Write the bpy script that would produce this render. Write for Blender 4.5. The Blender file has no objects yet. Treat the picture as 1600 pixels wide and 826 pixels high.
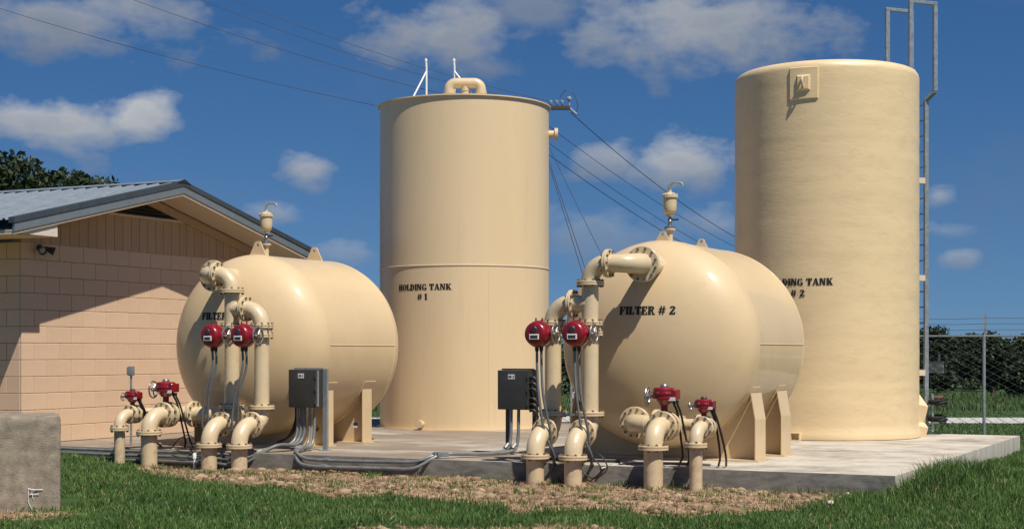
import bpy, bmesh, math, random
import numpy as np
from mathutils import Vector, Matrix, noise as mnoise

random.seed(7); rng = np.random.default_rng(7)
scene = bpy.context.scene
COL = scene.collection
R = math.radians
pi = math.pi

# ------------------------------------------------------------------ camera
EYE = 1.6
cam_d = bpy.data.cameras.new('camera'); cam = bpy.data.objects.new('camera', cam_d)
COL.objects.link(cam); scene.camera = cam
cam.location = (0, 0, EYE); cam.rotation_euler = (pi/2, 0, 0)
cam_d.sensor_width = 36; cam_d.lens = 54.0
cam_d.shift_y = 137/1600
cam_d.clip_start = .1; cam_d.clip_end = 6000

# ------------------------------------------------------------------ world, sun, exposure
SUN = Vector((.60, -.88, 1.75)).normalized()
world = bpy.data.worlds.new('World'); scene.world = world; world.use_nodes = True
def build_world():
    nt = world.node_tree; N = nt.nodes; L = nt.links
    bg = N['Background']; bg.inputs[1].default_value = .08
    def nd(t, **k):
        n = N.new(t)
        for a, b in k.items(): setattr(n, a, b)
        return n
    def mth(op, a, b=None, c=None, clamp=False):
        n = nd('ShaderNodeMath', operation=op); n.use_clamp = clamp
        for i, q in enumerate((a, b, c)):
            if q is None: continue
            if isinstance(q, (int, float)): n.inputs[i].default_value = q
            else: L.new(q, n.inputs[i])
        return n.outputs[0]
    tc = nd('ShaderNodeTexCoord')
    sx = nd('ShaderNodeSeparateXYZ'); L.new(tc.outputs['Generated'], sx.inputs[0])
    X, Y, Z = sx.outputs
    # deep clear blue: look the sky up a little higher than the true elevation
    z2 = mth('MULTIPLY_ADD', mth('MAXIMUM', Z, -.02), .9, .12)
    cb = nd('ShaderNodeCombineXYZ'); L.new(X, cb.inputs[0]); L.new(Y, cb.inputs[1]); L.new(z2, cb.inputs[2])
    nrm = nd('ShaderNodeVectorMath', operation='NORMALIZE'); L.new(cb.outputs[0], nrm.inputs[0])
    sky = nd('ShaderNodeTexSky'); sky.sky_type = 'NISHITA'; sky.sun_disc = False
    sky.sun_elevation = math.asin(SUN.z); sky.sun_rotation = math.atan2(SUN.x, SUN.y)
    sky.air_density = 1.0; sky.dust_density = .25; sky.ozone_density = 4.0
    L.new(nrm.outputs[0], sky.inputs[0])
    hs = nd('ShaderNodeHueSaturation'); hs.inputs['Hue'].default_value = .507; hs.inputs['Saturation'].default_value = 1.3
    hs.inputs['Value'].default_value = .80; L.new(sky.outputs[0], hs.inputs['Color'])
    # clouds, by azimuth and elevation
    az = mth('ARCTAN2', X, Y); el = mth('ARCSINE', Z)
    cv = nd('ShaderNodeCombineXYZ'); L.new(az, cv.inputs[0]); L.new(mth('MULTIPLY', el, 1.7), cv.inputs[1])
    def noise(scale, detail, rough, off=0, dist=0):
        mp = nd('ShaderNodeMapping'); mp.inputs['Location'].default_value = (off, off*.7, off*.3)
        L.new(cv.outputs[0], mp.inputs[0])
        n = nd('ShaderNodeTexNoise'); n.inputs['Scale'].default_value = scale
        n.inputs['Detail'].default_value = detail; n.inputs['Roughness'].default_value = rough
        n.inputs['Distortion'].default_value = dist
        L.new(mp.outputs[0], n.inputs['Vector']); return n.outputs[0]
    n1 = noise(24, 6, .54, 1.3, .1); n2 = noise(80, 4, .55, 5.1)
    warp = mth('ADD', mth('MULTIPLY', mth('SUBTRACT', n1, .5), 2.7), mth('MULTIPLY', mth('SUBTRACT', n2, .5), .55))
    # (pixel x, pixel y, half width, half height, density, brightness)
    C = [(110, 28, 240, 62, .95, .5), (205, 190, 66, 42, 1.0, .86), (120, 200, 110, 52, 1.0, .74), (40, 188, 66, 44, .95, .78), (482, 266, 46, 36, .85, .7),
         (435, 334, 50, 22, .5, .75), (535, 398, 60, 22, .4, .7), (700, 62, 160, 64, .95, .52), (830, 22, 110, 44, .65, .42),
         (1070, 52, 215, 84, 1.0, .58), (1060, 254, 105, 44, .95, .76), (960, 250, 70, 34, .75, .7), (925, 368, 150, 50, .42, .6),
         (1465, 306, 34, 20, .55, .8), (1500, 404, 36, 17, .55, .7), (1480, 360, 50, 18, .4, .7), (1130, 350, 60, 26, .5, .7)]
    # the same weather goes on round the rest of the sky
    rr = random.Random(4)
    for k in range(7):
        a = .6 + (2*pi-1.2)*(k+.5)/7 + rr.uniform(-.1, .1); e = rr.uniform(.06, .5)
        C.append((a, e, rr.uniform(.09, .16), rr.uniform(.03, .05), rr.uniform(.5, .9), .65, 1))
    dens = None; bright = None
    for c in C:
        if len(c) == 7:
            a0 = (c[0]+pi) % (2*pi)-pi; e0, sa, se, d, b = c[1:6]
        else:
            x, y, w, h, d, b = c
            a0 = math.atan((x-800)/2400); e0 = math.atan((550-y)/2400*math.cos(a0)); sa = w/2400; se = h/2400
        dx = mth('MULTIPLY', mth('SUBTRACT', az, a0), 1/sa); dy = mth('MULTIPLY', mth('SUBTRACT', el, e0), 1/se)
        r2 = mth('SQRT', mth('ADD', mth('MULTIPLY', dx, dx), mth('MULTIPLY', dy, dy)))
        m = mth('MULTIPLY', mth('SUBTRACT', 1.05, mth('ADD', r2, warp)), 1.15, clamp=True)
        m = mth('MULTIPLY', mth('SMOOTH_MIN', m, 1.0, .1), d)
        br = mth('MULTIPLY', m, mth('MULTIPLY_ADD', dy, .3, b))
        dens = m if dens is None else mth('MAXIMUM', dens, m)
        bright = br if bright is None else mth('MAXIMUM', bright, br)
    wisp = mth('MULTIPLY', mth('SUBTRACT', noise(9, 6, .6, 9.2, .4), .52), .9, clamp=True)
    wisp = mth('MINIMUM', wisp, .16)
    dens = mth('MAXIMUM', dens, wisp, clamp=True)
    shade = mth('ADD', mth('DIVIDE', bright, mth('ADD', dens, .02)), mth('MULTIPLY', mth('SUBTRACT', n1, .5), .7), clamp=True)
    cr = nd('ShaderNodeValToRGB'); L.new(shade, cr.inputs[0])
    cr.color_ramp.elements[0].color = (1.7, 2.15, 3.0, 1); cr.color_ramp.elements[1].color = (5.9, 6.1, 6.4, 1)
    e = cr.color_ramp.elements.new(.5); e.color = (3.0, 3.4, 4.1, 1)
    mx = nd('ShaderNodeMix', data_type='RGBA'); L.new(dens, mx.inputs[0])
    L.new(hs.outputs[0], mx.inputs[6]); L.new(cr.outputs[0], mx.inputs[7])
    L.new(mx.outputs[2], bg.inputs[0])
build_world()
world.cycles.sampling_method = 'MANUAL'; world.cycles.sample_map_resolution = 256
sun_d = bpy.data.lights.new('sun', 'SUN'); sun = bpy.data.objects.new('sun', sun_d); COL.objects.link(sun)
sun_d.energy = 5.0; sun_d.angle = R(.53); sun_d.color = (1, .945, .84)
sun.rotation_euler = SUN.to_track_quat('Z', 'Y').to_euler(); sun.location = (10, -20, 40)
vs = scene.view_settings
vs.view_transform = 'Standard'; vs.look = 'None'; vs.gamma = 1; vs.exposure = 0.14; vs.use_curve_mapping = False

# ------------------------------------------------------------------ frames
# the yard has its own axes: a runs along the front edge of the pad, b away from the camera
YAW = -math.atan2(1, 2)
O = Vector((4.98, 19.95, 0)); VA = Vector((math.cos(YAW), math.sin(YAW), 0)); UB = Vector((-math.sin(YAW), math.cos(YAW), 0))
def W(a, b, z=0): return O + VA*a + UB*b + Vector((0, 0, z))
def AB(x, y):
    d = Vector((x, y, 0)) - O
    return d.dot(VA), d.dot(UB)
def AT(px, py, D):
    return Vector(((px-800)/2400*D, D, EYE+(550-py)/2400*D))

# ------------------------------------------------------------------ mesh helpers
class MB:
    def __init__(s): s.v = []; s.f = []
    def add(s, vs, fs):
        n = len(s.v); s.v += [tuple(p) for p in vs]; s.f += [tuple(i+n for i in f) for f in fs]; return s
    def box(s, x0, x1, y0, y1, z0, z1):
        return s.add([(x0,y0,z0),(x1,y0,z0),(x1,y1,z0),(x0,y1,z0),(x0,y0,z1),(x1,y0,z1),(x1,y1,z1),(x0,y1,z1)],
                     [(0,3,2,1),(4,5,6,7),(0,1,5,4),(1,2,6,5),(2,3,7,6),(3,0,4,7)])
    def prism(s, poly, axis, h0, h1):
        # poly in the two other axes, extruded along axis
        n = len(poly); f = {'x': lambda p, h: (h, p[0], p[1]), 'y': lambda p, h: (p[0], h, p[1]), 'z': lambda p, h: (p[0], p[1], h)}[axis]
        vs = [f(p, h0) for p in poly]+[f(p, h1) for p in poly]
        return s.add(vs, [tuple(range(n)), tuple(range(2*n-1, n-1, -1))]+[(i, n+i, n+(i+1) % n, (i+1) % n) for i in range(n)])
    def tube(s, pts, r, n=16, caps=True):
        pts = [Vector(p) for p in pts]; m = len(pts)
        rs = list(r) if hasattr(r, '__len__') else [r]*m
        T = [((pts[min(i+1, m-1)]-pts[max(i-1, 0)])).normalized() for i in range(m)]
        up = Vector((0, 0, 1)) if abs(T[0].z) < .9 else Vector((1, 0, 0))
        A = T[0].cross(up).normalized(); vs = []
        for i in range(m):
            A = (A - T[i]*A.dot(T[i])).normalized(); B = T[i].cross(A)
            for k in range(n):
                t = 2*pi*k/n; vs.append(pts[i]+(A*math.cos(t)+B*math.sin(t))*rs[i])
        fs = [(i*n+k, i*n+(k+1) % n, (i+1)*n+(k+1) % n, (i+1)*n+k) for i in range(m-1) for k in range(n)]
        if caps: fs += [tuple(range(n-1, -1, -1)), tuple((m-1)*n+k for k in range(n))]
        return s.add(vs, fs)
    def lathe(s, prof, o=(0,0,0), axis=(0,0,1), n=24):
        o = Vector(o); q = Vector((0,0,1)).rotation_difference(Vector(axis)); vs = []
        for r, h in prof:
            for k in range(n):
                t = 2*pi*k/n; vs.append(o+q @ Vector((r*math.cos(t), r*math.sin(t), h)))
        m = len(prof)
        fs = [(i*n+k, i*n+(k+1) % n, (i+1)*n+(k+1) % n, (i+1)*n+k) for i in range(m-1) for k in range(n)]
        if prof[0][0] > 1e-6: fs.append(tuple(range(n-1, -1, -1)))
        if prof[-1][0] > 1e-6: fs.append(tuple((m-1)*n+k for k in range(n)))
        return s.add(vs, fs)
    def mesh(s, name, mat=None, smooth=35, bevel=0, merge=True, seg=2):
        me = bpy.data.meshes.new(name)
        bm = bmesh.new(); bv = [bm.verts.new(p) for p in s.v]
        for f in s.f:
            try: bm.faces.new([bv[i] for i in f])
            except ValueError: pass
        if merge: bmesh.ops.remove_doubles(bm, verts=bm.verts, dist=1e-5)
        bmesh.ops.recalc_face_normals(bm, faces=bm.faces)
        if bevel:
            es = [e for e in bm.edges if len(e.link_faces) == 2 and e.calc_face_angle(0) > .6]
            bmesh.ops.bevel(bm, geom=es, offset=bevel, segments=seg, affect='EDGES', profile=.7)
        bm.to_mesh(me); bm.free()
        if smooth:
            me.polygons.foreach_set('use_smooth', [True]*len(me.polygons)); me.set_sharp_from_angle(angle=R(smooth))
        if mat: me.materials.append(mat)
        return me
    def build(s, name, mat, parent=None, **k):
        o = bpy.data.objects.new(name, s.mesh(name, mat, **k)); COL.objects.link(o)
        if parent: o.parent = parent
        return o
def arc(p, d0, d1, rad, n=9):
    p, d0, d1 = Vector(p), Vector(d0), Vector(d1)
    return [p+d0*rad*math.sin(t)+d1*rad*(1-math.cos(t)) for t in [pi/2*i/n for i in range(n+1)]]
def smooth_path(pts, k=6):
    P = [Vector(p) for p in pts]; P = [P[0]*2-P[1]]+P+[P[-1]*2-P[-2]]; out = []
    for i in range(1, len(P)-2):
        for j in range(k):
            t = j/k; a, b, c, d = P[i-1:i+3]
            out.append(.5*((2*b)+(c-a)*t+(2*a-5*b+4*c-d)*t*t+(3*b-a-3*c+d)*t**3))
    return out+[P[-2]]
def tag(o, label=None, cat=None, group=None, kind=None):
    if label: o['label'] = label
    if cat: o['category'] = cat
    if group: o['group'] = group
    if kind: o['kind'] = kind
    return o
def thing(name, label, cat, loc=(0,0,0), rz=0, group=None):
    o = bpy.data.objects.new(name, None); COL.objects.link(o); o.empty_display_size = .2
    o.location = loc; o.rotation_euler = (0, 0, rz)
    return tag(o, label, cat, group)
def yard(name, label, cat, a, b, z=0, group=None): return thing(name, label, cat, W(a, b, z), YAW, group)
def inst(me, name, parent, loc=(0,0,0), rot=(0,0,0), scale=(1,1,1)):
    o = bpy.data.objects.new(name, me); COL.objects.link(o); o.parent = parent
    o.location = loc; o.rotation_euler = rot; o.scale = scale; return o

# ------------------------------------------------------------------ materials
def mat(name, col, rough=.5, metal=0, var=.12, scale=3, bump=0, bscale=40, spec=.5, coat=0, stretch=(1,1,1), stain=None, stain_scale=2, stain_amt=.5, stain_lo=.5, objrand=0, bdist=.01, dark2=None, alpha=None):
    m = bpy.data.materials.new(name); m.use_nodes = True; nt = m.node_tree; N = nt.nodes; L = nt.links
    p = N['Principled BSDF']; p.inputs['Roughness'].default_value = rough; p.inputs['Metallic'].default_value = metal
    p.inputs['Specular IOR Level'].default_value = spec; p.inputs['Coat Weight'].default_value = coat; p.inputs['Coat Roughness'].default_value = .09
    tc = N.new('ShaderNodeTexCoord'); mp = N.new('ShaderNodeMapping'); mp.inputs['Scale'].default_value = stretch
    L.new(tc.outputs['Object'], mp.inputs[0])
    n = N.new('ShaderNodeTexNoise'); n.inputs['Scale'].default_value = scale; n.inputs['Detail'].default_value = 7; n.inputs['Roughness'].default_value = .62
    L.new(mp.outputs[0], n.inputs['Vector'])
    mr = N.new('ShaderNodeMapRange'); mr.inputs[1].default_value = .3; mr.inputs[2].default_value = .7
    mr.inputs[3].default_value = 1-var; mr.inputs[4].default_value = 1+var; L.new(n.outputs[0], mr.inputs[0])
    val = mr.outputs[0]
    if objrand:
        oi = N.new('ShaderNodeObjectInfo'); m2 = N.new('ShaderNodeMapRange'); m2.inputs[3].default_value = 1-objrand; m2.inputs[4].default_value = 1+objrand
        L.new(oi.outputs['Random'], m2.inputs[0]); mm = N.new('ShaderNodeMath'); mm.operation = 'MULTIPLY'
        L.new(val, mm.inputs[0]); L.new(m2.outputs[0], mm.inputs[1]); val = mm.outputs[0]
    vm = N.new('ShaderNodeVectorMath'); vm.operation = 'SCALE'; vm.inputs[0].default_value = col; L.new(val, vm.inputs['Scale'])
    out = vm.outputs[0]
    if stain:
        n2 = N.new('ShaderNodeTexNoise'); n2.inputs['Scale'].default_value = stain_scale; n2.inputs['Detail'].default_value = 8; n2.inputs['Roughness'].default_value = .68
        L.new(mp.outputs[0], n2.inputs['Vector'])
        r2 = N.new('ShaderNodeMapRange'); r2.inputs[1].default_value = stain_lo; r2.inputs[2].default_value = stain_lo+.2; r2.inputs[4].default_value = stain_amt
        L.new(n2.outputs[0], r2.inputs[0])
        mx = N.new('ShaderNodeMix'); mx.data_type = 'RGBA'; L.new(r2.outputs[0], mx.inputs[0]); L.new(out, mx.inputs[6]); mx.inputs[7].default_value = (*stain, 1)
        out = mx.outputs[2]
    L.new(out, p.inputs['Base Color'])
    rr = N.new('ShaderNodeMapRange'); rr.inputs[1].default_value = .3; rr.inputs[2].default_value = .7; rr.inputs[3].default_value = max(.02, rough*.82); rr.inputs[4].default_value = min(1, rough*1.18)
    L.new(n.outputs[0], rr.inputs[0]); L.new(rr.outputs[0], p.inputs['Roughness'])
    if bump:
        nb = N.new('ShaderNodeTexNoise'); nb.inputs['Scale'].default_value = bscale; nb.inputs['Detail'].default_value = 5
        L.new(mp.outputs[0], nb.inputs['Vector'])
        b = N.new('ShaderNodeBump'); b.inputs['Strength'].default_value = bump; b.inputs['Distance'].default_value = bdist
        L.new(nb.outputs[0], b.inputs['Height']); L.new(b.outputs[0], p.inputs['Normal'])
    return m
CREAM = (.635, .475, .278)
M = {}
M['tank'] = mat('cream_gloss_paint', CREAM, .5, spec=.3, var=.05, scale=1.2, bump=.06, bscale=1.6, bdist=.06, coat=.4, stain=(.38,.27,.16), stain_scale=2.4, stain_amt=.28, stain_lo=.54)
M['tank_steel'] = mat('cream_satin_paint', (.685,.525,.32), .36, var=.04, scale=.9, bump=.05, bscale=1.1, bdist=.06, stretch=(1,1,.10), stain=(.34,.25,.15), stain_scale=3.6, stain_amt=.22, stain_lo=.55)
M['frp'] = mat('cream_fibreglass', (.715,.545,.315), .42, var=.05, scale=1.6, bump=.2, bscale=9, bdist=.014, stretch=(.9,.9,2.6), stain=(.42,.31,.19), stain_scale=3, stain_amt=.25, stain_lo=.52)
M['pipe'] = mat('cream_pipe_paint', (.62,.49,.31), .28, var=.05, scale=5, bump=.12, bscale=18, bdist=.01, coat=.2, stain=(.36,.27,.17), stain_scale=7, stain_amt=.4, stain_lo=.6)
M['cast'] = mat('cream_cast_iron', (.62,.49,.31), .27, var=.05, scale=5, bump=.55, bscale=55, bdist=.008, coat=.2, stain=(.30,.22,.13), stain_scale=9, stain_amt=.35, stain_lo=.6)
M['stub'] = mat('cream_weathered_pipe', (.60,.46,.29), .45, var=.1, scale=6, bump=.2, bscale=30, bdist=.006, stain=(.33,.225,.13), stain_scale=6, stain_amt=.8, stain_lo=.49)
M['bolt'] = mat('bolt_steel', (.20,.14,.085), .6, metal=.2, var=.3, scale=30)
M['red'] = mat('red_enamel', (.215,.005,.011), .3, var=.2, scale=9, coat=.35, stain=(.16,.02,.02), stain_scale=10, stain_amt=.4, stain_lo=.56)
M['chrome'] = mat('handwheel_metal', (.34,.34,.34), .35, metal=.8, var=.2, scale=20)
M['darkmetal'] = mat('dark_metal', (.05,.052,.055), .45, metal=.3, var=.2, scale=15)
M['label'] = mat('white_label', (.72,.72,.70), .5, var=.05)
M['ink'] = mat('black_stencil_ink', (.012,.011,.010), .6, var=.2, scale=20)
M['jb'] = mat('dark_grey_fibreglass', (.040,.040,.036), .38, var=.15, scale=4, bump=.1, bscale=120, stain=(.10,.095,.085), stain_scale=4, stain_amt=.3, stain_lo=.56)
M['galv'] = mat('galvanised_steel', (.36,.385,.40), .42, metal=.55, var=.22, scale=14, stain=(.22,.23,.23), stain_scale=7, stain_amt=.5)
M['conduit'] = mat('conduit_grey', (.23,.24,.24), .42, metal=.35, var=.2, scale=8, stain=(.12,.11,.09), stain_scale=6, stain_amt=.5)
M['pvc'] = mat('grey_pvc', (.13,.14,.145), .45, var=.15, scale=8, stain=(.22,.18,.13), stain_scale=6, stain_amt=.4)
M['whitepvc'] = mat('white_pvc', (.75,.75,.73), .35, var=.06, scale=8)
M['rubber'] = mat('black_rubber', (.018,.018,.018), .5, var=.2, scale=10)
M['white'] = mat('white_paint', (.78,.78,.77), .4, var=.05, scale=8)
M['block'] = mat('painted_block', (.63,.44,.295), .75, var=.05, scale=4, bump=.35, bscale=70, bdist=.006, objrand=.035, stain=(.47,.32,.21), stain_scale=2.5, stain_amt=.35, stain_lo=.54)
M['mortar'] = mat('painted_mortar', (.565,.395,.265), .9, var=.1, scale=20, bump=.3, bscale=90)
M['siding'] = mat('painted_siding', (.46,.30,.18), .7, var=.07, scale=3, bump=.25, bscale=25, stretch=(1,1,.12), objrand=.05)
M['trim'] = mat('cream_trim', (.62,.50,.38), .6, var=.06, scale=6, bump=.1, bscale=40)
M['peel'] = mat('peeling_paint', (.66,.55,.45), .7, var=.08, scale=8, stain=(.13,.11,.10), stain_scale=9, stain_amt=.9, stain_lo=.60, stretch=(1,1,2.5), bump=.4, bscale=30)
M['roof'] = mat('galvalume_roof', (.27,.31,.345), .38, metal=.35, var=.1, scale=2.5, stain=(.17,.19,.21), stain_scale=3, stain_amt=.35)
M['fascia'] = mat('blue_grey_metal', (.19,.225,.25), .42, metal=.3, var=.06, scale=4)
M['fascia_dark'] = mat('dark_blue_grey_metal', (.065,.08,.095), .45, metal=.3, var=.1, scale=4)
M['black'] = mat('dark_void', (.010,.009,.008), .9, var=.1)
M['concrete'] = mat('pad_concrete', (.50,.45,.375), .8, var=.16, scale=1.3, bump=.3, bscale=45, bdist=.006, stain=(.20,.16,.12), stain_scale=.8, stain_amt=.9, stain_lo=.47)
def pad_film(m):
    nt = m.node_tree; N = nt.nodes; L = nt.links; p = N['Principled BSDF']; src = p.inputs['Base Color'].links[0].from_socket
    tc = N.new('ShaderNodeTexCoord'); sx = N.new('ShaderNodeSeparateXYZ'); L.new(tc.outputs['Object'], sx.inputs[0])
    n = N.new('ShaderNodeTexNoise'); n.inputs['Scale'].default_value = .55; n.inputs['Detail'].default_value = 9; n.inputs['Roughness'].default_value = .66; n.inputs['Distortion'].default_value = .6
    mp = N.new('ShaderNodeMapping'); mp.inputs['Scale'].default_value = (.55, 1.6, 1); L.new(tc.outputs['Object'], mp.inputs[0]); L.new(mp.outputs[0], n.inputs['Vector'])
    mr = N.new('ShaderNodeMapRange'); mr.inputs[1].default_value = -3.5; mr.inputs[2].default_value = -9; mr.inputs[3].default_value = -.06; mr.inputs[4].default_value = .16; L.new(sx.outputs[0], mr.inputs[0])
    ad = N.new('ShaderNodeMath'); ad.operation = 'ADD'; L.new(n.outputs[0], ad.inputs[0]); L.new(mr.outputs[0], ad.inputs[1])
    r2 = N.new('ShaderNodeMapRange'); r2.inputs[1].default_value = .47; r2.inputs[2].default_value = .66; r2.inputs[4].default_value = .85; L.new(ad.outputs[0], r2.inputs[0])
    mx = N.new('ShaderNodeMix'); mx.data_type = 'RGBA'; L.new(r2.outputs[0], mx.inputs[0]); L.new(src, mx.inputs[6]); mx.inputs[7].default_value = (.205,.155,.11,1); L.new(mx.outputs[2], p.inputs['Base Color'])
pad_film(M['concrete'])
M['padface'] = mat('dark_pad_face', (.20,.185,.16), .85, var=.3, scale=4, bump=.4, bscale=40, bdist=.008, stretch=(1,1,3), stain=(.075,.07,.06), stain_scale=2.5, stain_amt=.8, stain_lo=.47)  # darker, more strongly mottled concrete for the front face
M['padside'] = mat('streaked_pad_side', (.42,.385,.33), .85, var=.2, scale=4, bump=.3, bscale=40, bdist=.008, stretch=(1,1,.12), stain=(.13,.115,.095), stain_scale=5, stain_amt=.8, stain_lo=.53)
M['oldconc'] = mat('old_concrete', (.262,.213,.158), .88, var=.42, scale=6, bump=.5, bscale=48, bdist=.012, stain=(.11,.092,.075), stain_scale=2.6, stain_amt=.7, stain_lo=.52)
M['gravel'] = mat('pale_gravel', (.46,.44,.41), .95, var=.35, scale=14, bump=.8, bscale=30, bdist=.03)
M['wood'] = mat('weathered_wood', (.06,.045,.035), .8, var=.3, scale=8, stretch=(1,1,.1))
M['ceramic'] = mat('grey_ceramic', (.30,.32,.35), .2, var=.1)
M['bark'] = mat('bark', (.075,.058,.044), .9, var=.35, scale=9, stretch=(1,1,.25), bump=.6, bscale=20, bdist=.03)
M['stone'] = mat('pale_stone', (.55,.47,.38), .85, var=.2, scale=14, bump=.4, bscale=40)
M['wire'] = mat('galvanised_wire', (.38,.39,.385), .45, metal=.5, var=.15, scale=4)
M['cable'] = mat('weathered_cable', (.04,.042,.05), .6, var=.1)
M['rust'] = mat('rusty_orange', (.30,.095,.03), .7, var=.3, scale=15)
def leafmat(name, lo, hi, rough=.5):
    m = bpy.data.materials.new(name); m.use_nodes = True; nt = m.node_tree; N = nt.nodes; L = nt.links
    p = N['Principled BSDF']; p.inputs['Roughness'].default_value = rough; p.inputs['Specular IOR Level'].default_value = .35
    at = N.new('ShaderNodeAttribute'); at.attribute_name = 'tint'
    mx = N.new('ShaderNodeMix'); mx.data_type = 'RGBA'; mx.inputs[6].default_value = (*lo, 1); mx.inputs[7].default_value = (*hi, 1)
    L.new(at.outputs['Fac'], mx.inputs[0]); L.new(mx.outputs[2], p.inputs['Base Color'])
    tr = N.new('ShaderNodeBsdfTranslucent'); L.new(mx.outputs[2], tr.inputs[0])
    ms = N.new('ShaderNodeMixShader'); ms.inputs[0].default_value = .25
    L.new(p.outputs[0], ms.inputs[1]); L.new(tr.outputs[0], ms.inputs[2]); L.new(ms.outputs[0], N['Material Output'].inputs[0])
    return m
M['grass'] = leafmat('green_grass', (.042,.095,.018), (.135,.22,.05))
M['straw'] = leafmat('dry_straw', (.20,.135,.075), (.50,.37,.23), .8)
M['meadow'] = leafmat('meadow_grass', (.05,.095,.025), (.14,.20,.06))
M['leaf'] = leafmat('dark_leaves', (.012,.022,.008), (.05,.075,.024))
M['leaf2'] = leafmat('brush_leaves', (.008,.014,.005), (.038,.058,.019))

def tri_mesh(name, verts, tris, material, tint=None, smooth=False):
    me = bpy.data.meshes.new(name); nv, nf = len(verts), len(tris)
    me.vertices.add(nv); me.vertices.foreach_set('co', np.asarray(verts, np.float32).ravel())
    me.loops.add(nf*3); me.loops.foreach_set('vertex_index', np.asarray(tris, np.int32).ravel())
    me.polygons.add(nf); me.polygons.foreach_set('loop_start', np.arange(0, nf*3, 3, dtype=np.int32))
    me.update(calc_edges=True)
    if tint is not None:
        a = me.attributes.new('tint', 'FLOAT', 'POINT'); a.data.foreach_set('value', np.asarray(tint, np.float32))
    if smooth: me.polygons.foreach_set('use_smooth', [True]*nf)
    me.materials.append(material); me.validate(); return me

# ------------------------------------------------------------------ lettering (stencil capitals drawn as polygons)
def rc(x0, y0, x1, y1): return [(x0,y0),(x1,y0),(x1,y1),(x0,y1)]
def band(cx, cy, ro, ri, a0, a1, n=7):
    A = [R(a0+(a1-a0)*i/n) for i in range(n+1)]
    return [[(cx+ro[0]*math.cos(A[i]), cy+ro[1]*math.sin(A[i])), (cx+ro[0]*math.cos(A[i+1]), cy+ro[1]*math.sin(A[i+1])),
             (cx+ri[0]*math.cos(A[i+1]), cy+ri[1]*math.sin(A[i+1])), (cx+ri[0]*math.cos(A[i]), cy+ri[1]*math.sin(A[i]))] for i in range(n)]
def stem(x, w=.27): return [rc(x, 0, x+w, 1), rc(x-.05, 0, x, .09), rc(x+w, 0, x+w+.05, .09), rc(x-.05, .91, x, 1), rc(x+w, .91, x+w+.05, 1)]
G = {
 'H': (.86, stem(.06)+stem(.54)+[rc(.33,.43,.41,.58), rc(.45,.43,.54,.58)]),
 'O': (.80, band(.37,.5,(.36,.5),(.13,.42),97,263)+band(.43,.5,(.36,.5),(.13,.42),-83,83)),
 'L': (.68, stem(.06)+[[(.37,0),(.66,0),(.66,.36),(.60,.36),(.54,.1),(.37,.1)]]),
 'D': (.80, stem(.06)+band(.38,.5,(.40,.5),(.17,.41),-86,86)),
 'I': (.36, stem(.07)),
 'N': (.88, [rc(.07,0,.20,1), rc(0,0,.27,.09), rc(.66,0,.79,1), rc(.58,.91,.87,1), [(.20,1),(.20,.80),(.56,0),(.65,0),(.65,.2),(.34,1)], rc(0,.91,.2,1)]),
 'G': (.84, band(.38,.5,(.37,.5),(.14,.42),97,263)+band(.42,.5,(.36,.5),(.16,.42),28,83)+[rc(.52,0,.76,.42), rc(.46,.36,.82,.44), [(.44,0),(.44,.09),(.52,.09),(.52,0)]]),
 'T': (.78, [rc(.26,0,.53,1), rc(.2,0,.58,.09), [(.24,.9),(.24,1),(0,1),(0,.64),(.06,.64),(.12,.9)], [(.54,.9),(.54,1),(.78,1),(.78,.64),(.72,.64),(.66,.9)]]),
 'A': (.88, [[(.06,0),(.18,0),(.40,.82),(.40,1),(.36,1)], [(.44,1),(.44,.72),(.58,0),(.84,0),(.54,1)], rc(.26,.26,.54,.36), rc(0,0,.26,.09), rc(.52,0,.9,.09)]),
 'K': (.86, stem(.06)+[[(.36,.5),(.62,1),(.76,1),(.44,.42)], [(.38,.52),(.50,.66),(.84,.0),(.58,.0)], rc(.55,.91,.84,1), rc(.52,0,.9,.09)]),
 'F': (.72, stem(.06)+[[(.37,.9),(.37,1),(.70,1),(.70,.66),(.64,.66),(.56,.9)], rc(.37,.46,.52,.56), rc(.48,.36,.54,.66)]),
 'E': (.74, stem(.06)+[[(.37,.9),(.37,1),(.68,1),(.68,.7),(.62,.7),(.56,.9)], [(.37,.1),(.37,0),(.70,0),(.70,.32),(.64,.32),(.58,.1)], rc(.37,.46,.50,.56), rc(.46,.38,.52,.64)]),
 'R': (.86, stem(.06)+band(.37,.75,(.36,.25),(.15,.16),-86,86)+[[(.40,.46),(.56,.5),(.70,.12),(.88,.12),(.84,0),(.58,0),(.50,.36)]]),
 '#': (.84, [[(.10,0),(.22,0),(.36,1),(.24,1)], [(.44,0),(.56,0),(.70,1),(.58,1)], rc(.0,.28,.74,.40), rc(.06,.60,.80,.72)]),
 '1': (.48, [rc(.12,0,.38,1), rc(.05,0,.45,.09), [(.02,.8),(.14,.8),(.14,1),(.1,1)]]),
 '2': (.70, band(.34,.72,(.32,.28),(.10,.19),0,170)+[[(.66,.72),(.44,.72),(.02,.16),(.02,0),(.30,.16)], [(.06,0),(.66,0),(.66,.30),(.60,.30),(.52,.14),(.30,.16)]]),
 'J': (.60, [rc(.26,.2,.50,1), rc(.16,.91,.58,1)]+band(.25,.25,(.25,.25),(.06,.12),180,360)),
 'B': (.82, stem(.06)+band(.37,.75,(.36,.25),(.15,.16),-86,86)+band(.37,.27,(.40,.27),(.17,.17),-86,86)),
 '-': (.42, [rc(.06,.4,.36,.54)]), ' ': (.30, []),
 'M': (1.0, [rc(.06,0,.16,1), rc(.72,0,.94,1), [(.16,1),(.30,1),(.50,.25),(.44,0)], [(.72,1),(.60,1),(.44,0),(.50,.0)]]),
 'V': (.84, [[(.0,1),(.24,1),(.50,.2),(.40,0)], [(.84,1),(.72,1),(.40,0),(.50,.1)]]),
}
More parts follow.
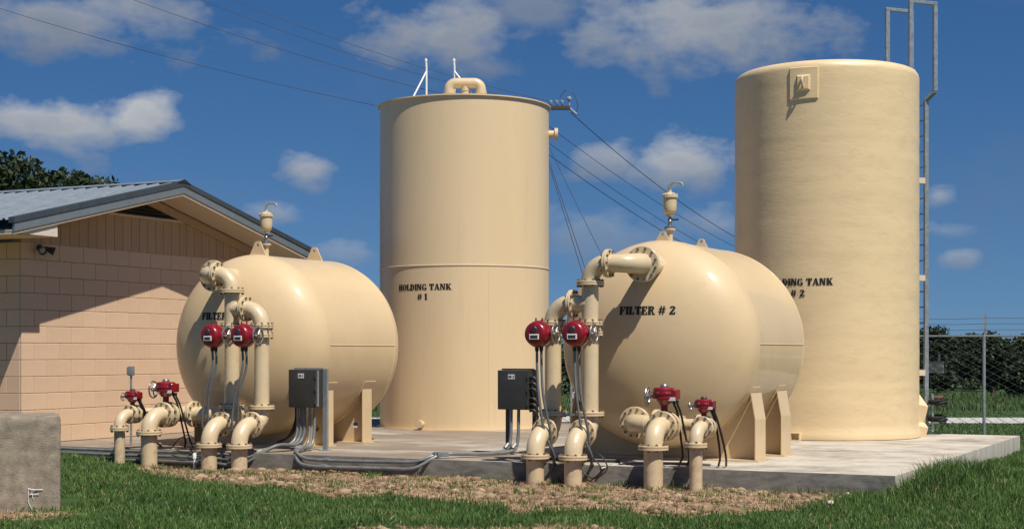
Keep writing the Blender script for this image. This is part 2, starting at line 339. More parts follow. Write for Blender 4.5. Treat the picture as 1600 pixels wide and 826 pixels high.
def text_polys(s, h, track=.085):
    x = 0; out = []
    for ch in s:
        w, ps = G[ch]
        for p in ps: out.append([((x+q[0])*h, q[1]*h) for q in p])
        x += w+track
    wd = (x-track)*h
    return [[(q[0]-wd/2, q[1]-h/2) for q in p] for p in out]
def lettering(name, lines, fn, parent, material):
    # fn(x, y) puts a point of the text plane on the surface, already a few millimetres proud of it
    mb = MB()
    for txt, h, dy in lines:
        for p in [[(q[0]+o_*h, q[1]) for q in pp] for pp in text_polys(txt, h) for o_ in (-.035, 0, .035)]: mb.add([fn(q[0], q[1]+dy) for q in p], [tuple(range(len(p)))])
    return tag(mb.build(name, material, parent, smooth=0, merge=False), kind='stuff')

# ================================================================== GROUND
GRASS_EDGE = [(-400,735),(170,733),(230,741),(300,752),(380,762),(450,766),(520,778),(600,772),(700,783),(790,789),(806,803),(870,797),(960,793),(1060,802),(1150,800),(1230,795),(1290,783),(1340,772),(1372,757),(1398,748),(1420,744),(1500,700),(2200,600)]
def edge_y(px):
    for (x0, y0), (x1, y1) in zip(GRASS_EDGE, GRASS_EDGE[1:]):
        if x0 <= px < x1: return y0+(y1-y0)*(px-x0)/(x1-x0)
    return 700
def nz(x, y, s, seed=0): return mnoise.noise(Vector((x*s+seed, y*s-seed, seed*.37)))
def ground_h(x, y):
    a, b = AB(x, y)
    h = -.265
    h += .19*math.exp(-((a+14.4)/1.6)**2-((b+.75)/.9)**2)           # rise beside the building
    h += .20*math.exp(-((a-.75)/.8)**2-((b-1.4)/1.9)**2)           # bank beside the pad's right side
    h -= .07*max(0, min(1, (b-6)/4))*(1 if a > 0 else 0)
    if y < 21: h -= .012*(21-y)
    h += .035*nz(x, y, .7)+.015*nz(x, y, 2.3, 3)
    if y > 33: h = h*(1-min(1, (y-33)/10)) + (-.33+.03*nz(x, y, .2))*min(1, (y-33)/10)
    return h
def dirt_mask(x, y):
    # 1 = bare dirt and dry thatch, 0 = lawn. The bare strip runs along the front of the pad.
    a, b = AB(x, y); wob = nz(x, y, 1.6, 2)*.22+nz(x, y, 5, 4)*.12
    px = 800+2400*x/max(y, 1); py = 550+2400*(EYE+.28)/max(y, 1)
    if a < -15.3 and -6 < b < 1: return 1  # unseen dirt apron, added to keep green bounce light off the building's front wall
    if b > .3 or y > 40: return 0
    # depth in metres behind the edge of the lawn
    ye = 2400*(EYE+.28)/max(1, edge_y(px)-550)
    m = (y-ye+wob)/.22
    if px < 215: m = min(m, (px-150)/60-1)
    # bare patch at the front of the lawn
    m2 = 1-(((x+.35)/1.75)**2+((y-16.35)/.62)**2)+wob*2
    m3 = 1-(((x+6.1)/1.1)**2+((y-17.9)/.5)**2)+wob*2
    return max(0, min(1, max(m, m2*2, m3*2)))
def in_pad(a, b): return (-18 < a < 0.02 and -.02 < b < 10.7) or (-18 < a < -5 and b < 11.6 and b > 0)
def build_ground():
    xs = np.concatenate([np.linspace(-3000,-60,14), np.linspace(-55,-14,22), np.arange(-13,13,.085), np.linspace(14,60,28), np.linspace(70,3000,14)])
    ys = np.concatenate([np.linspace(-300,12,12), np.arange(14,26,.07), np.arange(26,34,.25), np.linspace(35,90,40), np.linspace(110,4500,16)])
    nx, ny = len(xs), len(ys); V = np.zeros((ny, nx, 3)); D = np.zeros((ny, nx))
    for j, y in enumerate(ys):
        for i, x in enumerate(xs):
            near = -15 < x < 13.5 and 13.5 < y < 34
            h = ground_h(x, y) if (abs(x) < 60 and 0 < y < 95) else -.33
            d = dirt_mask(x, y) if near else 0
            if d > 0:
                c = mnoise.turbulence(Vector((x*4.5, y*4.5, .3)), 4, False)
                h += d*(.055*(c-.35)+.02*nz(x, y, 9, 6))
            V[j, i] = (x, y, h); D[j, i] = d
    idx = np.arange(nx*ny).reshape(ny, nx)
    q = np.stack([idx[:-1,:-1], idx[:-1,1:], idx[1:,1:], idx[1:,:-1]], -1).reshape(-1, 4)
    tris = np.concatenate([q[:, [0,1,2]], q[:, [0,2,3]]])
    m = bpy.data.materials.new('lawn_and_dirt'); m.use_nodes = True; nt = m.node_tree; N = nt.nodes; L = nt.links
    p = N['Principled BSDF']; p.inputs['Roughness'].default_value = .95; p.inputs['Specular IOR Level'].default_value = .15
    tc = N.new('ShaderNodeTexCoord'); at = N.new('ShaderNodeAttribute'); at.attribute_name = 'tint'
    def ns(s, d=8, r=.65):
        n = N.new('ShaderNodeTexNoise'); n.inputs['Scale'].default_value = s; n.inputs['Detail'].default_value = d; n.inputs['Roughness'].default_value = r
        L.new(tc.outputs['Object'], n.inputs['Vector']); return n.outputs[0]
    def ramp(f, cs):
        r = N.new('ShaderNodeValToRGB'); L.new(f, r.inputs[0]); els = r.color_ramp.elements
        els[0].position, els[0].color = cs[0][0], (*cs[0][1], 1); els[1].position, els[1].color = cs[-1][0], (*cs[-1][1], 1)
        for pz, c in cs[1:-1]: e = els.new(pz); e.color = (*c, 1)
        return r.outputs[0]
    dirt = ramp(ns(7), [(.28, (.14,.085,.05)), (.45, (.34,.225,.135)), (.58, (.46,.32,.20)), (.72, (.58,.43,.29))])
    lawn = ramp(ns(3.1), [(.3, (.020,.042,.012)), (.5, (.045,.085,.024)), (.7, (.075,.115,.038))])
    mx = N.new('ShaderNodeMix'); mx.data_type = 'RGBA'; L.new(at.outputs['Fac'], mx.inputs[0]); L.new(lawn, mx.inputs[6]); L.new(dirt, mx.inputs[7])
    L.new(mx.outputs[2], p.inputs['Base Color'])
    b = N.new('ShaderNodeBump'); b.inputs['Strength'].default_value = .9; b.inputs['Distance'].default_value = .035
    L.new(ns(26, 9, .7), b.inputs['Height']); L.new(b.outputs[0], p.inputs['Normal'])
    me = tri_mesh('ground', V.reshape(-1, 3), tris, m, D.ravel(), True)
    o = bpy.data.objects.new('ground', me); COL.objects.link(o); tag(o, kind='structure')
build_ground()
def gz(a, b):
    w = W(a, b); return ground_h(w.x, w.y)

# pad: one slab, deeper at the back behind the first holding tank
def build_pad():
    poly = [(-15.095,0),(0,0),(0,10.7),(-5.6,10.7),(-5.6,11.6),(-15.095,11.6)]
    mb = MB(); mb.prism(poly, 'z', -.46, 0)
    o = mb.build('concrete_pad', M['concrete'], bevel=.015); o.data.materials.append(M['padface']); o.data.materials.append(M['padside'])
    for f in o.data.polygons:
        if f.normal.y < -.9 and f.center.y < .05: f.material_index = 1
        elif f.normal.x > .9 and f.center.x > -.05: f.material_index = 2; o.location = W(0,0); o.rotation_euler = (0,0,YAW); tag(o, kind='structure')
    mb = MB(); mb.box(1.35,2.6,8.6,9.6,-.5,-.235)
    o = mb.build('pavement_slab', M['concrete'], bevel=.02); o.location = W(0,0); o.rotation_euler = (0,0,YAW); tag(o, kind='structure')
    mb = MB(); n = 40
    L0 = [( -60+i*4, 41.3+.5*math.sin(i*.9)) for i in range(n)]
    vs = []; fs = []
    for i, (x, y) in enumerate(L0): vs += [(x, y, -.29), (x, y+3.6+.3*math.sin(i*1.7), -.29)]
    for i in range(n-1): fs.append((2*i, 2*i+2, 2*i+3, 2*i+1))
    o = MB().add(vs, fs).build('gravel_road', M['gravel']); tag(o, kind='structure')
build_pad()

# ================================================================== BUILDING
def build_building():
    AW = -15.1; RB = 3.27; EB = -1.09; OV = .9; SL = .236; ZR = 4.61; BACK = -33.0; WALLW = 6.55
    t = yard('pump_house', 'peach block building with grey metal gable roof at the left edge', 'building', 0, 0)
    wl = MB(); wl.box(BACK, AW-.03, .03, WALLW-.03, -.3, 3.50)
    wall = wl.build('wall', M['mortar'], t)
    # block courses on the gable wall and on the front wall
    CH = 3.52/12; BL = .62; g = .007
    def block(w): return MB().box(-w/2+g/2, w/2-g/2, -.02, .02, -CH/2+g/2, CH/2-g/2).mesh('block', M['block'], bevel=.006, seg=1)
    full = block(BL); rest = {}
    for r in range(12):
        z = CH*(r+.5); x = -(BL/2 if r % 2 else 0)
        while x < WALLW:
            x0, x1 = max(0, x), min(WALLW, x+BL); w = x1-x0
            if w > .06:
                me = full if abs(w-BL) < 1e-4 else rest.setdefault(round(w, 2), block(w))
                inst(me, 'block', wall, (AW-.02, (x0+x1)/2, z), (0, 0, pi/2))
            x += BL
        x = AW-(BL/2 if r % 2 else 0)
        k = 0
        while k < 4:
            x1 = x; x0 = x-BL; 
            if k == 0 and r % 2:
                x0 = x = AW-BL/2
                me = rest.setdefault(.31, block(.31)); inst(me, 'block', wall, (AW-.04-BL/4+.0, .02, z)); x1 = x0; x0 = x1-BL
            inst(full, 'block', wall, ((x0+x1)/2-.04, .02, z)); x = x0; k += 1
    # gable: vertical boards under the rake
    def rake(b): return ZR+.02-SL*abs(b-RB)
    gb = MB(); gb.prism([(.05,3.5),(WALLW-.05,3.5),(WALLW-.05,rake(WALLW)),(RB,rake(RB)),(.05,rake(.05))], 'x', AW-.2, AW-.035)
    gable = gb.build('gable', M['mortar'], t)
    bw = .237; b = 0.0
    while b < WALLW-.02:
        b1 = min(b+bw, WALLW); m_ = MB(); z0 = 3.515
        p = [(b+.006, z0), (b1-.006, z0), (b1-.006, rake(b1))]+([(RB, rake(RB))] if b < RB < b1 else [])+[(b+.006, rake(b))]
        m_.prism(p, 'x', AW-.034, AW+.008); m_.build('siding_board', M['siding'], gable, smooth=0); b += bw
    # louvred triangular vent
    vt = MB(); vt.prism([(RB-1.0,4.22),(RB+1.0,4.22),(RB,4.22+SL*1.0+.02)], 'x', AW+.009, AW+.013)
    vent = vt.build('gable_vent', M['black'], t, smooth=0)
    for k in range(3):
        z = 4.235+k*.062; h = 1.0-k*.27
        s = MB(); s.prism([(AW+.014, z), (AW+.05, z-.02), (AW+.05, z-.012), (AW+.014, z+.012)], 'y', RB-h*.88, RB+h*.88); s.build('louvre', M['wood'], vent, smooth=0)
    fr = MB(); fr.box(AW+.009, AW+.03, RB-1.1, RB+1.1, 4.17, 4.21); fr.build('vent_sill', M['trim'], vent)
    # frieze boards on the wall under the rake
    for s in (-1, 1):
        m_ = MB(); e = RB+s*3.4
        m_.prism([(RB+s*.0, ZR-.01), (e, ZR-.01-SL*3.4), (e, ZR-.17-SL*3.4), (RB, ZR-.17)], 'x', AW+.0145, AW+.045)
        m_.build('frieze_board', M['siding'], t, smooth=0)
    # roof: sheathing, soffit, fascia and ribbed panels
    A1 = AW+OV
    for s in (-1, 1):
        e = 4.36
        m_ = MB(); y0, y1 = RB, RB+s*e
        m_.prism([(y0, ZR+.015), (y1, ZR+.015-SL*e), (y1, ZR+.04-SL*e), (y0, ZR+.04)], 'x', AW+.046, A1-.03); m_.build('soffit', M['trim'], t, smooth=0)
        m_ = MB(); m_.prism([(y0, ZR+.04), (y1, ZR+.04-SL*e), (y1, ZR+.20-SL*e), (y0, ZR+.20)], 'x', BACK, A1-.03); m_.build('roof_deck', M['fascia_dark'], t, smooth=0)
        m_ = MB(); m_.prism([(y0, ZR-.035), (y1, ZR-.035-SL*e), (y1, ZR+.012-SL*e), (y0, ZR+.012)], 'x', A1-.028, A1+.0); m_.build('rake_trim', M['trim'], t, smooth=0)
        m_ = MB(); m_.prism([(y0, ZR+.013), (y1+s*.01, ZR+.013-SL*e), (y1+s*.01, ZR+.15-SL*e), (y0, ZR+.15)], 'x', A1-.029, A1+.02); m_.build('rake_fascia', M['fascia'], t, smooth=0)
        m_ = MB(); m_.prism([(y0, ZR+.151), (y1+s*.03, ZR+.151-SL*e), (y1+s*.03, ZR+.245-SL*e), (y0, ZR+.245)], 'x', A1-.10, A1+.035); m_.build('rake_flashing', M['fascia_dark'], t, smooth=0)
        # ribbed roof sheets
        m_ = MB(); pw = .915; n = 0; prof = []
        for k in range(3):
            x = k*.305; prof += [(x, 0), (x+.02, 0), (x+.042, .032), (x+.075, .032), (x+.097, 0), (x+.2, .003)]
        prof.append((.914, 0))
        ca = math.cos(math.atan(SL)); sl = (e+.06)/ca; ang = math.atan(SL)
        vs = []
        for x, h in prof: vs += [(x, 0, h), (x, sl, h)]
        fs = [(2*i, 2*i+2, 2*i+3, 2*i+1) for i in range(len(prof)-1)]
        sheet = MB().add(vs, fs).mesh('roof_sheet', M['roof'], smooth=0)
        for k in range(20):
            if s == -1: o = inst(sheet, 'roof_sheet', t, (A1-.11-.915*k, RB, ZR+.215), (-ang, 0, pi))
            else: o = inst(sheet, 'roof_sheet', t, (A1-.11-.915*(k+1), RB, ZR+.215), (-ang, 0, 0))
    m_ = MB(); m_.prism([(RB-.16, ZR+.215), (RB, ZR+.262), (RB+.16, ZR+.215), (RB+.16, ZR+.225), (RB, ZR+.274), (RB-.16, ZR+.225)], 'x', BACK, A1+.0); m_.build('ridge_cap', M['roof'], t, smooth=0)
    m_ = MB(); m_.prism([(RB-.2, ZR+.19), (RB, ZR+.275), (RB+.2, ZR+.19), (RB, ZR+.2)], 'x', A1+.036, A1+.044); m_.build('ridge_end_cap', M['black'], t, smooth=0)
    # boxed eave at the front with a peeling end board
    zs = 3.57
    m_ = MB(); m_.prism([(EB+.03, zs), (-.05, zs), (-.05, ZR-.04-SL*(RB+.05)), (EB+.03, ZR-.04-SL*(RB-EB-.03))], 'x', A1-.06, A1-.032); m_.build('eave_return', M['peel'], t, smooth=0)
    m_ = MB(); m_.box(BACK, A1-.062, EB+.04, -.03, zs, zs+.02); m_.build('eave_soffit', M['trim'], t)
    m_ = MB(); m_.box(BACK, A1-.03, EB+.005, EB+.03, zs-.02, zs+.075); m_.build('eave_trim', M['trim'], t)
    m_ = MB(); m_.box(BACK, A1-.03, EB+.0, EB+.028, zs+.076, zs+.215); m_.build('eave_fascia', M['fascia_dark'], t)
    # floodlight
    f = yard('floodlight', 'small twin floodlight under the gable near the building corner', 'lamp', AW, .42, 3.44)
    m_ = MB(); m_.lathe([(.0,.0),(.06,.0),(.06,.03),(.0,.035)], (.001,0,0), (1,0,0), 16); m_.build('base_plate', M['darkmetal'], f)
    for d, tl in ((-.13, -.3), (.16, .55)):
        m_ = MB(); ax = Vector((.75, tl, -.35)).normalized(); p0 = Vector((.1, d*.6, -.02))
        m_.tube([(.03, 0, 0), (.07, d*.3, .01), p0], .014, 8); arm = m_.build('arm', M['darkmetal'], f)
        h = MB(); h.lathe([(.0,-.05),(.035,-.045),(.045,.02),(.075,.11),(.078,.125),(.068,.125),(.035,.03),(.0,.03)], p0, ax, 16); h.build('lamp_head', M['darkmetal'], f)
        h = MB(); h.lathe([(.0,.06),(.055,.07),(.06,.10),(.045,.112),(.0,.118)], p0, ax, 14); h.build('lens', M['ceramic'], f)
    return t
build_building()

# ================================================================== HOLDING TANKS
def holding_tank_1():
    Rr = 1.83; H = 6.89
    c = Vector((-1.03, 33.3, 0))
    t = thing('holding_tank', 'tall smooth cream steel tank lettered HOLDING TANK # 1 with white roof stanchions', 'tank', c)
    b = MB(); b.lathe([(0,.02),(Rr,.02),(Rr,3.37),(Rr+.006,3.375),(Rr+.006,3.395),(Rr,3.40),(Rr,H-.03)], n=128); b.build('shell', M['tank_steel'], t, smooth=30)
    b = MB(); b.lathe([(0,0),(Rr+.06,0),(Rr+.06,.019),(0,.019)], n=96); b.build('base_ring', M['tank_steel'], t)
    b = MB(); b.lathe([(Rr-.1,H-.029),(Rr+.045,H-.029),(Rr+.045,H-.005),(Rr+.03,H),(0,H+.16)], n=96); b.build('roof', M['tank_steel'], t)
    b = MB(); b.lathe([(Rr-.004,3.372),(Rr+.012,3.376),(Rr+.014,3.386),(Rr+.012,3.396),(Rr-.004,3.40)], n=96); b.build('weld_seam', M['trim'], t)
    az = math.asin((766-726)/132)
    p = Vector((math.sin(az), -math.cos(az), 0))
    b = MB(); b.tube([p*(Rr+.0)+Vector((0,0,.06)), p*(Rr+.0)+Vector((0,0,3.36))], .0045, 6); b.build('weld_seam', M['tank_steel'], t)
    # lettering
    az0 = math.asin((667-726)/132)
    def fn(x, y, z0=0):
        a = az0+x/Rr; return ((Rr+.004)*math.sin(a), -(Rr+.004)*math.cos(a), z0+y)
    zt = EYE+(550-448)/2400*31.6
    lettering('lettering', [('HOLDING TANK', .128, 0), ('# 1', .128, -.20)], lambda x, y: fn(x, y, zt), t, M['ink'])
    # double gooseneck vent
    v = yard('roof_vent', 'cream double gooseneck vent pipe on the first holding tank roof', 'vent', *AB(c.x+.02, c.y-.2), H+.13)
    v.rotation_euler = (0,0,0)
    b = MB(); b.lathe([(.0,-.05),(.14,-.05),(.14,.03),(.16,.03),(.16,.10),(.08,.10),(.08,.32)], n=20); b.build('collar', M['pipe'], v)
    zc = .37
    b = MB(); b.tube([(0,0,.2),(0,0,.34),(0,0,zc)], .09, 18); b.build('riser', M['pipe'], v)
    pts = [(-.34,0,zc-.2)]+arc((-.34,0,zc-.14), (0,0,1), (1,0,0), .14)+[(0,0,zc)]+arc((.20,0,zc), (1,0,0), (0,0,-1), .14)+[(.34,0,zc-.2)]
    b = MB(); b.tube(pts, .112, 18); b.build('gooseneck', M['pipe'], v)
    for s in (-1, 1):
        b = MB(); b.lathe([(.05,0),(.125,0),(.125,.06),(.1,.065)], (s*.34,0,zc-.23), (0,0,1), 18); b.build('outlet', M['pipe'], v)
    # white stanchions on the far side of the roof
    for k, (x, x2) in enumerate(((-.83, -1.17), (-.22, .33))):
        s = thing('roof_stanchion', ['white braced roof stanchion leaning left on the first holding tank', 'white braced roof stanchion behind the gooseneck vent'][k], 'stanchion', c+Vector((x, .1, H+.05)), 0, 'white stanchions on the tank roof')
        b = MB(); b.tube([(0,0,0),(0,0,.84),(-.01,0,.99)], .022, 10); b.build('post', M['white'], s)
        b = MB(); b.tube([(0,0,.76),(x2-x,-.35,-.0)], .019, 10); b.build('brace', M['white'], s)
        b = MB(); b.box(-.06,.06,-.06,.06,-.03,.006); b.build('foot', M['white'], s)
        b = MB(); b.lathe([(0,0),(.03,.004),(.03,.05),(.015,.065),(0,.066)], (-.011,0,.97), (0,0,1), 10); b.build('cap', M['white'], s)
    # side nozzle and drain
    n = MB(); zz = EYE+(550-209)/2400*33.2
    flange_stub(t, Vector((Rr*.985, 0, zz)), Vector((1,0,0)), .085, .18, .14, 'side_nozzle')
    d = Vector((math.sin(az0), -math.cos(az0), 0))
    flange_stub(t, d*(Rr-.03)+Vector((0,0,.13)), d, .05, .16, .085, 'drain')
    return t
def flange_stub(parent, p, d, r, ln, fr, name):
    b = MB(); b.tube([p-d*.02, p+d*ln], r, 16); s = b.build(name, M['pipe'], parent)
    b = MB(); b.lathe([(r,0),(fr,0),(fr,.03),(fr-.01,.032),(fr-.01,.038),(fr,.04),(fr,.07),(0,.072)], p+d*(ln-.03), d, 20); f = b.build('blind_flange', M['pipe'], s)
    return s
holding_tank_1()

def holding_tank_2():
    Rr = 1.735; H = 6.92
    c = Vector((6.03, 29.5, 0))
    t = thing('holding_tank', 'tall rough cream fibreglass tank lettered HOLDING TANK # 2 with galvanised ladder', 'tank', c)
    zs = [.04+.06*i for i in range(int((H-.3)/.06))]
    prof = [(0,.01),(Rr+.03,.01),(Rr+.035,.05),(Rr+.02,.12),(Rr,.2)]
    for z in zs:
        if z > .25: prof.append((Rr+.004*mnoise.noise(Vector((z*2.3, 4, 1)))+.003*mnoise.noise(Vector((z*8, 2, 7))), z))
    for i in range(9):
        a = pi/2*i/8; prof.append((Rr-.17+.17*math.cos(a), H-.17+.17*math.sin(a)*1.0))
    prof.append((0, H+.12))
    b = MB(); b.lathe(prof, n=128); b.build('shell', M['frp'], t, smooth=60)
    cx = 1292
    def at(px): 
        a = math.asin(max(-1, min(1, (px-cx)/141))); return a-math.atan2(c.x, c.y)
    def surf(a, z, off=.0): return Vector(((Rr+off)*math.sin(a), -(Rr+off)*math.cos(a), z))
    zt = EYE+(550-440)/2400*27.9; az0 = at(1251)
    def fn(x, y):
        return surf(az0+x/Rr, zt+y, .009)
    lettering('lettering', [('HOLDING TANK', .128, 0), ('# 2', .128, -.205)], fn, t, M['ink'])
    # lifting pad near the rim, with its lug
    a0 = at(1260); z0 = EYE+(550-128)/2400*27.8
    def patch(hw, hh, off0, off1, nm, inset):
        m_ = MB(); n = 8; vs = []
        for off, sh in ((off0, 0), (off1, inset)):
            for j in range(5):
                for i in range(n+1):
                    vs.append(surf(a0+(-1+2*i/n)*(hw-sh)/Rr, z0+(-1+2*j/4)*(hh-sh), off))
        w = n+1; o = 5*w; fs = []
        for j in range(4):
            for i in range(n): fs.append((o+j*w+i, o+j*w+i+1, o+(j+1)*w+i+1, o+(j+1)*w+i))
        ring = [i for i in range(w)]+[j*w+n for j in range(1, 5)]+[4*w+i for i in range(n-1, -1, -1)]+[j*w for j in range(3, 0, -1)]
        for k in range(len(ring)): a, b_ = ring[k], ring[(k+1) % len(ring)]; fs.append((a, b_, o+b_, o+a))
        return m_.add(vs, fs).build(nm, M['frp'], t, smooth=30)
    lp = patch(.27, .30, -.01, .03, 'lifting_pad', .02)
    m_ = patch(.13, .15, .02, .075, 'raised_pad', .035)
    n_ = Vector((math.sin(a0), -math.cos(a0), 0)); p = surf(a0, z0+.02, .06)
    m_ = MB(); m_.tube([p+Vector((0,0,.075)), p+n_*.05+Vector((0,0,.085)), p+n_*.085+Vector((0,0,.04)), p+n_*.09+Vector((0,0,-.03)), p+n_*.05+Vector((0,0,-.09)), p+Vector((0,0,-.08))], .022, 10)
    m_.build('lug', M['trim'], t)
    # hold-down chair at the foot
    def chair(px, s=1):
        a = at(px); n2 = Vector((math.sin(a), -math.cos(a), 0)); tq = Vector((math.cos(a), math.sin(a), 0)); q = surf(a, 0, -.03)
        def Q(x, y, z): return q+tq*x+n2*y+Vector((0,0,z))
        m_ = MB()
        def bx(x0,x1,y0,y1,z0,z1):
            m_.add([Q(x0,y0,z0),Q(x1,y0,z0),Q(x1,y1,z0),Q(x0,y1,z0),Q(x0,y0,z1),Q(x1,y0,z1),Q(x1,y1,z1),Q(x0,y1,z1)],[(0,3,2,1),(4,5,6,7),(0,1,5,4),(1,2,6,5),(2,3,7,6),(3,0,4,7)])
        bx(-.085,.085,0,.2,.002,.015); bx(-.085,.085,0,.16,.125,.14); bx(-.085,-.07,0,.15,.015,.125); bx(.07,.085,0,.15,.015,.125)
        m_.build('hold_down_chair', M['tank_steel'], t)
    chair(1250)
    # side knuckle brackets at the lower right
    a = 1.31; n2 = Vector((math.sin(a), -math.cos(a), 0)); tq = Vector((math.cos(a), math.sin(a), 0))
    for z, h in ((.62, .42), (.22, .40)):
        q = surf(a, 0, -.03); m_ = MB()
        vs = [q-tq*.16+Vector((0,0,z)), q+tq*.16+Vector((0,0,z)), q+tq*.05+n2*.19+Vector((0,0,z-h*.1)), q-tq*.05+n2*.19+Vector((0,0,z-h*.1)),
              q-tq*.10+Vector((0,0,z-h)), q+tq*.10+Vector((0,0,z-h)), q+tq*.03+n2*.10+Vector((0,0,z-h)), q-tq*.03+n2*.10+Vector((0,0,z-h)), q+n2*.0+Vector((0,0,z+.2)), q+n2*.02+Vector((0,0,z+.2))]
        m_.add(vs, [(0,3,2,1),(4,5,6,7),(0,4,7,3),(3,7,6,2),(2,6,5,1),(0,1,8),(3,9,2),(1,2,9,8),(0,8,9,3)])
        m_.build('gusset', M['tank_steel'], t, smooth=0)
    # ladder
    lad = thing('ladder', 'galvanised ladder with tall goosenecked handrails up the side of holding tank 2', 'ladder', c)
    n3 = Vector((.93, .37, 0)).normalized(); m3 = Vector((-n3.y, n3.x, 0))
    so = Rr+.41; zt2 = H-.02
    rails = []
    for s in (-1, 1):
        e = m3*(.23*s)
        mb = MB(); zj = 6.52; topz = 8.36
        pts = [n3*so+e+Vector((0,0,.12)), n3*so+e+Vector((0,0,zj))]
        def bar(p0, p1, w=.045, d=.03):
            dr = (p1-p0).normalized(); A = n3 if abs(dr.dot(n3)) < .9 else Vector((0,0,1)); A = (A-dr*A.dot(dr)).normalized(); B = dr.cross(A)
            vs = [p0+A*w*i+B*d*j for i, j in ((-1,-1),(1,-1),(1,1),(-1,1))]+[p1+A*w*i+B*d*j for i, j in ((-1,-1),(1,-1),(1,1),(-1,1))]
            mb.add(vs, [(0,3,2,1),(4,5,6,7),(0,1,5,4),(1,2,6,5),(2,3,7,6),(3,0,4,7)])
        bar(n3*so+e+Vector((0,0,.02)), n3*so+e+Vector((0,0,zj)))
        mb.build('rail', M['galv'], lad, smooth=0, bevel=.006, seg=1)
        mb = MB(); q0 = n3*so+e; q1 = n3*(so+.10)+m3*(.15*s)+e; q2 = n3*(so-.47)+m3*(.15*s)+e
        bar(q0+Vector((0,0,zj+.01)), q1+Vector((0,0,zj+.16))); bar(q1+Vector((0,0,zj+.17)), q1+Vector((0,0,topz)))
        bar(q1+n3*.045+Vector((0,0,topz+.035)), q2-n3*.045+Vector((0,0,topz+.035)), .034); bar(q2+Vector((0,0,topz)), q2+Vector((0,0,H+.015)))
        mb.build('handrail', M['galv'], lad, smooth=0, bevel=.006, seg=1)
        mb = MB(); mb.add([q2+Vector(v) for v in ((-.09,-.09,H-.08),(.09,-.09,H-.08),(.09,.09,H-.08),(-.09,.09,H-.08),(-.07,-.07,H+.14),(.07,-.07,H+.14),(.07,.07,H+.14),(-.07,.07,H+.14))],
               [(0,3,2,1),(4,5,6,7),(0,1,5,4),(1,2,6,5),(2,3,7,6),(3,0,4,7)]); mb.build('foot_bracket', M['tank_steel'], lad, smooth=0)
    rung = MB().tube([m3*-.215, m3*.215], .0135, 8).mesh('rung', M['galv'])
    z = .35
    while z < 6.45: inst(rung, 'rung', lad, n3*so+Vector((0,0,z))); z += .305
    for z in (1.2, 3.05, 4.95):
        for s in (-1, 1):
            mb = MB(); e = m3*(.23*s)
            p0 = n3*(math.sqrt(Rr*Rr-.053)-.03)+e+Vector((0,0,z)); p1 = n3*(so-.05)+e+Vector((0,0,z))
            dr = n3; B = m3
            vs = [p+B*w*j+Vector((0,0,h)) for p in (p0, p1) for j, h in ((-1,-.055),(1,-.055),(1,.055),(-1,.055)) for w in (.045,)]
            mb.add(vs, [(0,3,2,1),(4,5,6,7),(0,1,5,4),(1,2,6,5),(2,3,7,6),(3,0,4,7)]); mb.build('standoff', M['trim'], lad, smooth=0)
    # coiled hose and valve hung beside the foot of the ladder
    hp = c+n3*(so+.10)-m3*.38
    k = thing('hose_coil', 'tangled black hose and rusty valve hung at the ladder foot', 'hose', hp)
    for q, z in enumerate((.62, .34)):
        pts = []
        for i in range(70):
            a = 2*pi*i/13; rr = .135+.025*math.sin(i*1.3)
            pts.append(Vector((rr*1.1*math.cos(a)+.06, rr*.8*math.sin(a)+.01*math.sin(i), z-.05*q+.05*math.sin(i*.37)+.0012*i-.03)))
        MB().tube(smooth_path(pts, 2), .02, 6).build('hose', M['rubber'], k)
    MB().tube(smooth_path([(.06,0,.62),(.16,-.02,.5),(.12,0,.36),(.19,0,.22),(.08,-.03,.1),(.1,0,.004)], 6), .009, 6).build('hose', M['rubber'], k)
    b = MB(); b.lathe([(0,0),(.045,0),(.045,.05),(.02,.06),(.02,.09),(0,.09)], (.03,0,.62), (1,.1,.1), 12); b.build('valve', M['darkmetal'], k)
    b = MB(); b.box(-.02,.15,-.035,.035,.715,.745); b.build('valve_handle', M['rust'], k, bevel=.008)
    b = MB(); b.box(-.07,-.03,-.03,.03,.05,.78); b.build('hanger', M['galv'], k)
holding_tank_2()

